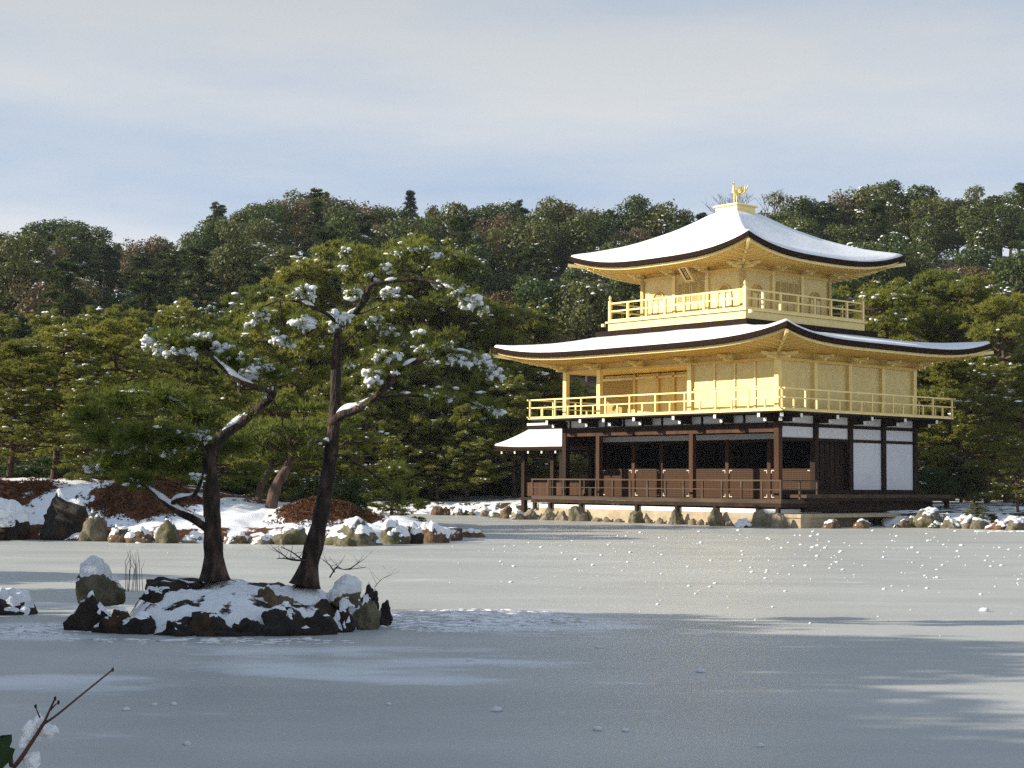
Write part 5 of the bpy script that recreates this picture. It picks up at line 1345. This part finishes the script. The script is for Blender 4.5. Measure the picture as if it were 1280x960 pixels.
Lsn = [(190, 427, .1, 13, 9), (206, 436, .0, 16, 8), (225, 421, 0, 18, 7), (232, 438, -.1, 16, 7), (255, 422, .05, 13, 9), (280, 435, 0, 15, 9), (296, 448, 0, 14, 9), (311, 462, -.05, 13, 12), (328, 458, 0, 12, 8), (350, 470, .1, 10, 5),
       (333, 487, -.02, 10, 3), (309, 519, .1, 11, 3), (250, 543, -.2, 11, 8), (226, 540, -.3, 10, 6), (174, 560, .4, 14, 6), (152, 566, .5, 10, 5), (118, 583, .6, 12, 8), (166, 601, .05, 11, 6), (182, 608, 0, 8, 3), (247, 596, -.3, 8, 8),
       (292, 591, .3, 10, 3), (212, 565, -.2, 9, 6), (240, 557, -.2, 10, 5), (128, 562, .5, 8, 5), (205, 512, .4, 8, 4)]
islet_pine('left islet pine with crooked limb bending back under grey snow', (268, 722), 18.3, Lp, Lpad, Lsn, 701, 'needle_islet', 1.15)
Rp = [([(381, 732), (388, 700), (396, 668), (404, 630), (410, 592), (415, 555), (419, 515), (420, 475), (421, 440), (423, 406)], .118, .050),
      ([(414, 530), (428, 518, -.1), (446, 512, -.2), (466, 500, -.25), (484, 482, -.3), (500, 464, -.3), (520, 452, -.25), (548, 444, -.2), (578, 440, -.1), (604, 454, 0), (625, 472, .05)], .062, .012),
      ([(422, 412), (434, 400, .1), (448, 386, .15), (458, 372, .2), (463, 358, .2), (478, 354, .2), (508, 350, .2), (540, 352, .15), (568, 364, .1), (590, 374, .1), (606, 392, .1)], .048, .010),
      ([(422, 406), (412, 394, -.1), (396, 386, -.2), (376, 378, -.2), (350, 376, -.15), (322, 386, -.1)], .028, .007),
      ([(462, 360, .2), (470, 342, .3), (488, 332, .4), (516, 320, .4), (548, 314, .4)], .020, .006),
      ([(460, 366, .2), (446, 348, .3), (436, 330, .3), (432, 314, .3)], .012, .004),
      ([(420, 440), (436, 424, .1), (456, 408, .15), (480, 408, .2)], .016, .005),
      ([(486, 482, -.3), (470, 468, -.4), (458, 462, -.4)], .014, .005),
      ([(470, 498, -.25), (505, 494, -.1), (540, 498, 0), (575, 500, .1), (618, 514, .15)], .022, .006),
      ([(412, 568), (436, 572, -.2), (462, 590, -.3), (484, 610, -.35), (502, 628, -.4)], .020, .007),
      ([(412, 556), (402, 553, -.1), (388, 554, -.15)], .040, .030),
      ([(376, 378, -.2), (378, 392, -.2), (378, 410, -.2)], .012, .004),
      ([(350, 376, -.15), (352, 400, -.1), (350, 425, -.1)], .010, .004),
      ([(520, 452, -.25), (528, 438, -.2), (526, 420, -.2)], .012, .005),
      ([(440, 394, .15), (462, 388, .1), (482, 378, .1)], .014, .005)]
Rpad = [(325, 394, -.1, 16, 9, 40), (378, 400, -.2, 18, 14, 60), (352, 420, -.1, 22, 8, 44), (382, 362, -.2, 16, 9, 40), (440, 366, .2, 16, 9, 36), (488, 346, .3, 22, 14, 60), (432, 314, .3, 12, 9, 30), (520, 314, .4, 26, 8, 60),
        (552, 352, .2, 14, 8, 34), (586, 376, .1, 18, 12, 60), (468, 402, .15, 18, 9, 44), (490, 418, .1, 20, 9, 44), (528, 424, -.2, 14, 12, 40), (548, 440, -.2, 36, 10, 90), (585, 450, -.1, 28, 12, 90), (612, 462, 0, 20, 12, 70),
        (480, 446, -.3, 24, 10, 56), (468, 470, -.4, 18, 12, 50), (505, 466, -.3, 20, 10, 44), (550, 497, .05, 36, 9, 90), (606, 508, .15, 24, 10, 60), (500, 622, -.4, 20, 18, 90), (490, 590, -.3, 16, 14, 60), (470, 330, .3, 22, 12, 50), (450, 430, .1, 16, 8, 30)]
Rsn = [(325, 392, -.1, 12, 9), (314, 402, -.1, 8, 6), (340, 414, -.1, 10, 5), (353, 425, -.1, 14, 8), (378, 402, -.2, 14, 11), (380, 362, -.2, 14, 10), (366, 370, -.2, 8, 4), (425, 396, 0, 13, 10), (420, 408, -.02, 8, 7), (442, 368, .2, 11, 9),
       (455, 376, .2, 8, 5), (488, 364, .2, 12, 8), (482, 334, .3, 8, 10), (432, 314, .3, 7, 6), (430, 334, .3, 7, 5), (522, 312, .4, 20, 5), (547, 320, .4, 7, 8), (500, 316, .4, 8, 5), (465, 346, .3, 9, 6), (553, 355, .2, 14, 6), (570, 362, .1, 9, 7), (588, 376, .1, 15, 11),
       (604, 388, .1, 6, 8), (467, 400, .15, 9, 8), (488, 414, .1, 13, 6), (523, 414, -.2, 9, 8), (530, 435, -.2, 18, 6), (558, 431, -.2, 9, 6), (574, 448, -.15, 17, 9), (600, 450, -.05, 18, 9), (618, 466, 0, 12, 10), (477, 442, -.3, 10, 8), (493, 446, -.3, 11, 7),
       (466, 470, -.4, 10, 11), (499, 464, -.3, 9, 5), (452, 508, -.22, 14, 4), (394, 552, -.12, 9, 4), (541, 494, 0, 12, 4), (562, 498, .05, 12, 5), (603, 506, .15, 14, 5), (622, 512, .15, 9, 7), (437, 456, -.1, 7, 5), (497, 584, -.3, 12, 5), (505, 428, 0, 8, 4), (540, 452, -.2, 10, 6)]
islet_pine('right islet pine with dark leaning trunk and sunlit snow clumps', (383, 728), 18.1, Rp, Rpad, Rsn, 702, 'needle_islet', .5)

# bare shrubs and dry stalks on the islet
def twiggy(label, px, Y, tips, seed, r=.012):
    b = at(*px, Y); o = empty('bare_shrub', b, label, 'shrub'); rg_ = random.Random(seed)
    for k, path in enumerate(tips):
        P = [at(u, v, Y + rg_.uniform(-.05, .05)) - b for u, v in path]; mb = MB()
        S, R = limb(P, r, r * .3, 5, 5, .015, seed + k); mb.tube(S, R, 6)
        for i in range(2, len(S), 2):
            d = Vector((rg_.uniform(-1, 1), rg_.uniform(-.6, .6), rg_.uniform(-.1, .9))).normalized() * rg_.uniform(.06, .2)
            mb.tube([S[i], S[i] + d * .5, S[i] + d + Vector((0, 0, .02))], [R[i] * .6, R[i] * .45, .0015], 4, False)
        mb.build('branch', M['trunk_dark'], o, True)
    return o
twiggy('bare dark shrub left of the leaning islet pine', (378, 702), 18.0, [[(384, 700), (366, 700), (352, 692), (340, 684)], [(378, 700), (364, 690), (350, 684)], [(366, 700), (356, 698), (346, 698)]], 31)
twiggy('bare dark shrub right of the leaning islet pine', (418, 720), 17.9, [[(412, 722), (420, 710), (432, 712), (458, 709)], [(418, 715), (412, 706), (404, 700)], [(436, 712), (444, 706), (450, 702)]], 32, .010)
twiggy('thin bare twig at the right end of the islet', (470, 734), 17.8, [[(468, 734), (478, 724), (490, 718)]], 33, .005)
st = empty('reed_clump', at(168, 726, 18.2), 'dry upright reed stalks beside the thick capped islet rock', 'reeds'); rg = random.Random(8)
for k in range(12):
    x = rg.uniform(-.11, .12); h = rg.uniform(.2, .36)
    MB().tube([(x, rg.uniform(-.05, .05), -.12), (x + rg.uniform(-.02, .02), 0, h * .6), (x + rg.uniform(-.05, .05), 0, h)], [.004, .0035, .0015], 4).build('stalk', M['straw'], st)

# ------------------------------------------------------------------ snow lying on the ice
LV, LF = ico(2); lump_me = []
for k in range(5):
    mb = MB(); o = Vector((k * 9.1, 3.3, 1.7))
    mb.add([Vector((v.x * (1 + .45 * noise.noise(v * 1.5 + o)), v.y * (1 + .45 * noise.noise(v * 1.5 + o)), max(-.25, v.z * .8 * (1 + .4 * noise.noise(v * 2 + o))) + .2)) for v in LV], LF)
    me = bpy.data.meshes.new('snow_lump'); me.from_pydata(mb.v, [], mb.f); me.materials.append(M['snow_fine']); me.update(); me.polygons.foreach_set('use_smooth', [True] * len(me.polygons)); lump_me.append(me)
def lump(u, v, px, label, group, k):
    p = on_ice(u, v); o = bpy.data.objects.new('snow_lump', lump_me[k % 5]); col.objects.link(o)
    r = px * p.y / F_PX / 2; o.location = p; o.scale = (r, r, r * .8); o.rotation_euler = (0, 0, k * 1.7); tag(o, label, 'snow lump', group)
for k, (u, v, w, lb) in enumerate([(621, 889, 14, 'largest lump of snow on the shaded ice at the bottom of the photo'), (384, 801, 13, 'round lump of snow right in front of the islet'), (217, 881, 9, 'right one of the pair of snow lumps below the islet'),
        (193, 882, 9, 'left one of the pair of snow lumps below the islet'), (158, 888, 10, 'dull snow lump left of the pair below the islet'), (234, 931, 11, 'grey snow lump near the bottom left by the twig'),
        (586, 826, 8, 'snow lump on the pale streak right of the islet'), (486, 881, 8, 'small snow lump below the middle of the pale streaks'), (747, 913, 13, 'flat grey snow lump at the bottom middle'), (782, 914, 10, 'second flat snow lump at the bottom middle'),
        (748, 810, 8, 'snow lump right of the brown thin ice'), (876, 840, 12, 'snow lump on the open shaded ice at centre right'), (950, 933, 11, 'snow lump at the bottom right of centre'), (1230, 764, 12, 'tallest snow lump on the ice at the right')]):
    lump(u, v, w, lb, None, k)
rg = random.Random(12); n = 0
while n < 260:
    u = rg.uniform(560, 1285) if rg.random() < .86 else rg.uniform(0, 540); v = 663 + abs(rg.gauss(0, 52))
    if v > 800 or (u < 560 and not (690 < v < 735)) or (u < 760 and v < 672) or (480 < u < 690 and v > 740): continue
    if rg.random() > .45 + .55 * smooth(560, 1100, u): continue
    if u < 540 and 80 < u < 490 and v > 705: continue
    lump(u, v, rg.choice((1.6, 1.9, 2.2, 2.6, 3.0, 3.6, 4.4, 5.4)), 'small bright lump of snow scattered on the open ice', 'snow lumps scattered on the ice', n); n += 1
# broken slush beside the islet
def slush(name, cx, cy, rx, ry, n, seed, smin=.03, smax=.10):
    rg_ = random.Random(seed); spots = []
    for _ in range(n):
        a = rg_.uniform(0, 6.28); q = math.sqrt(rg_.random()); s = rg_.uniform(smin, smax) * (1.2 - .7 * q)
        spots.append(((cx + rx * q * math.cos(a), cy + ry * q * math.sin(a), 0), (s * rg_.uniform(1.3, 2.6), s * 1.2, s * .20), rg_.uniform(-.4, .4)))
    o = snow_lumps(spots, seed, 1).build(name, M['snow_fine'], None, True); return tag(o, None, None, None, 'stuff')
slush('slush', -.35, 18.6, 1.35, 1.6, 520, 5, .02, .085)
slush('slush', -5.1, 17.0, .75, .9, 170, 6, .02, .08); slush('slush', -3.0, 16.0, 1.5, .35, 90, 7, .02, .06)
o = slush('slush', 17.4, 55.3, 1.6, .35, 40, 8, .06, .16)

# ------------------------------------------------------------------ the twig close to the viewer
tb = at(-30, 1010, 1.75)
tw = empty('bare_twig', tb, 'red brown bare twig holding wet snow, close by at bottom left', 'twig')
def tpath(P): return [at(u, v, 1.75 + d) - tb for u, v, d in P]
S, R = limb([Vector((-.12, -.35, -.62))] + tpath([(-30, 1010, 0), (18, 958, 0), (38, 930, 0), (56, 902, 0)]), .0034, .0019, 6); MB().tube(S, R, 8).build('stem', M['twig'], tw, True)
for pts, r0 in (([(56, 904, 0), (72, 893, 0), (105, 866, .02), (141, 837, .03)], 0.0015), ([(55, 904, 0), (62, 888, 0), (69, 873, 0)], 0.0016), ([(63, 888, 0), (68, 882, 0), (73, 878, .01)], 0.0011), ([(50, 897, 0), (47, 890, 0), (44.5, 883, .01)], 0.0010)):
    mb = MB(); S, R = limb(tpath(pts), r0, r0 * .6, 5); mb.tube(S, R, 7); e = S[-1]
    sh = mb.build('shoot', M['twig'], tw, True)
    snow_lumps([(e, (.0017, .0017, .0022), 0)], 3, 2).build('bud', M['trunk_dark'], sh, True)
c = lambda u, v, d=0: at(u, v, 1.75 + d) - tb
snow_lumps([(c(40, 915, .012), (.010, .007, .011), 0), (c(32, 928, .012), (.007, .006, .008), 0), (c(60, 914, .012), (.009, .007, .007), 0), (c(66, 912, .01), (.004, .004, .005), 0), (c(40, 950, .012), (.009, .007, .009), 0), (c(43, 956, .01), (.005, .005, .006), 0), (c(48, 902, .01), (.005, .005, .008), 0)], 44, 3).build('snow', M['snow_fine'], tw, True)
v = [c(-30, 985), c(-22, 930), c(2, 919), c(15, 918, .006), (c(15, 927, .008)), c(12, 934, .004), c(19, 936, .008), c(15, 948, .006), c(4, 960, .004), c(-8, 972)]
MB().add(v, [tuple(range(len(v)))]).build('leaf', M['leaf_front'], tw)

# ------------------------------------------------------------------ thin winter haze
hz_m = bpy.data.materials.new('winter_haze'); hz_m.use_nodes = True
hn, hl = hz_m.node_tree.nodes, hz_m.node_tree.links
hn.clear(); ho = hn.new('ShaderNodeOutputMaterial'); hv = hn.new('ShaderNodeVolumePrincipled')
hv.inputs['Color'].default_value = (.80, .88, 1.0, 1); hv.inputs['Density'].default_value = .00014; hv.inputs['Anisotropy'].default_value = .0
hl.new(hv.outputs['Volume'], ho.inputs['Volume'])
tag(MB().box(-950, 950, -150, 1550, -2.0, 75).build('haze', hz_m), None, None, None, 'stuff')
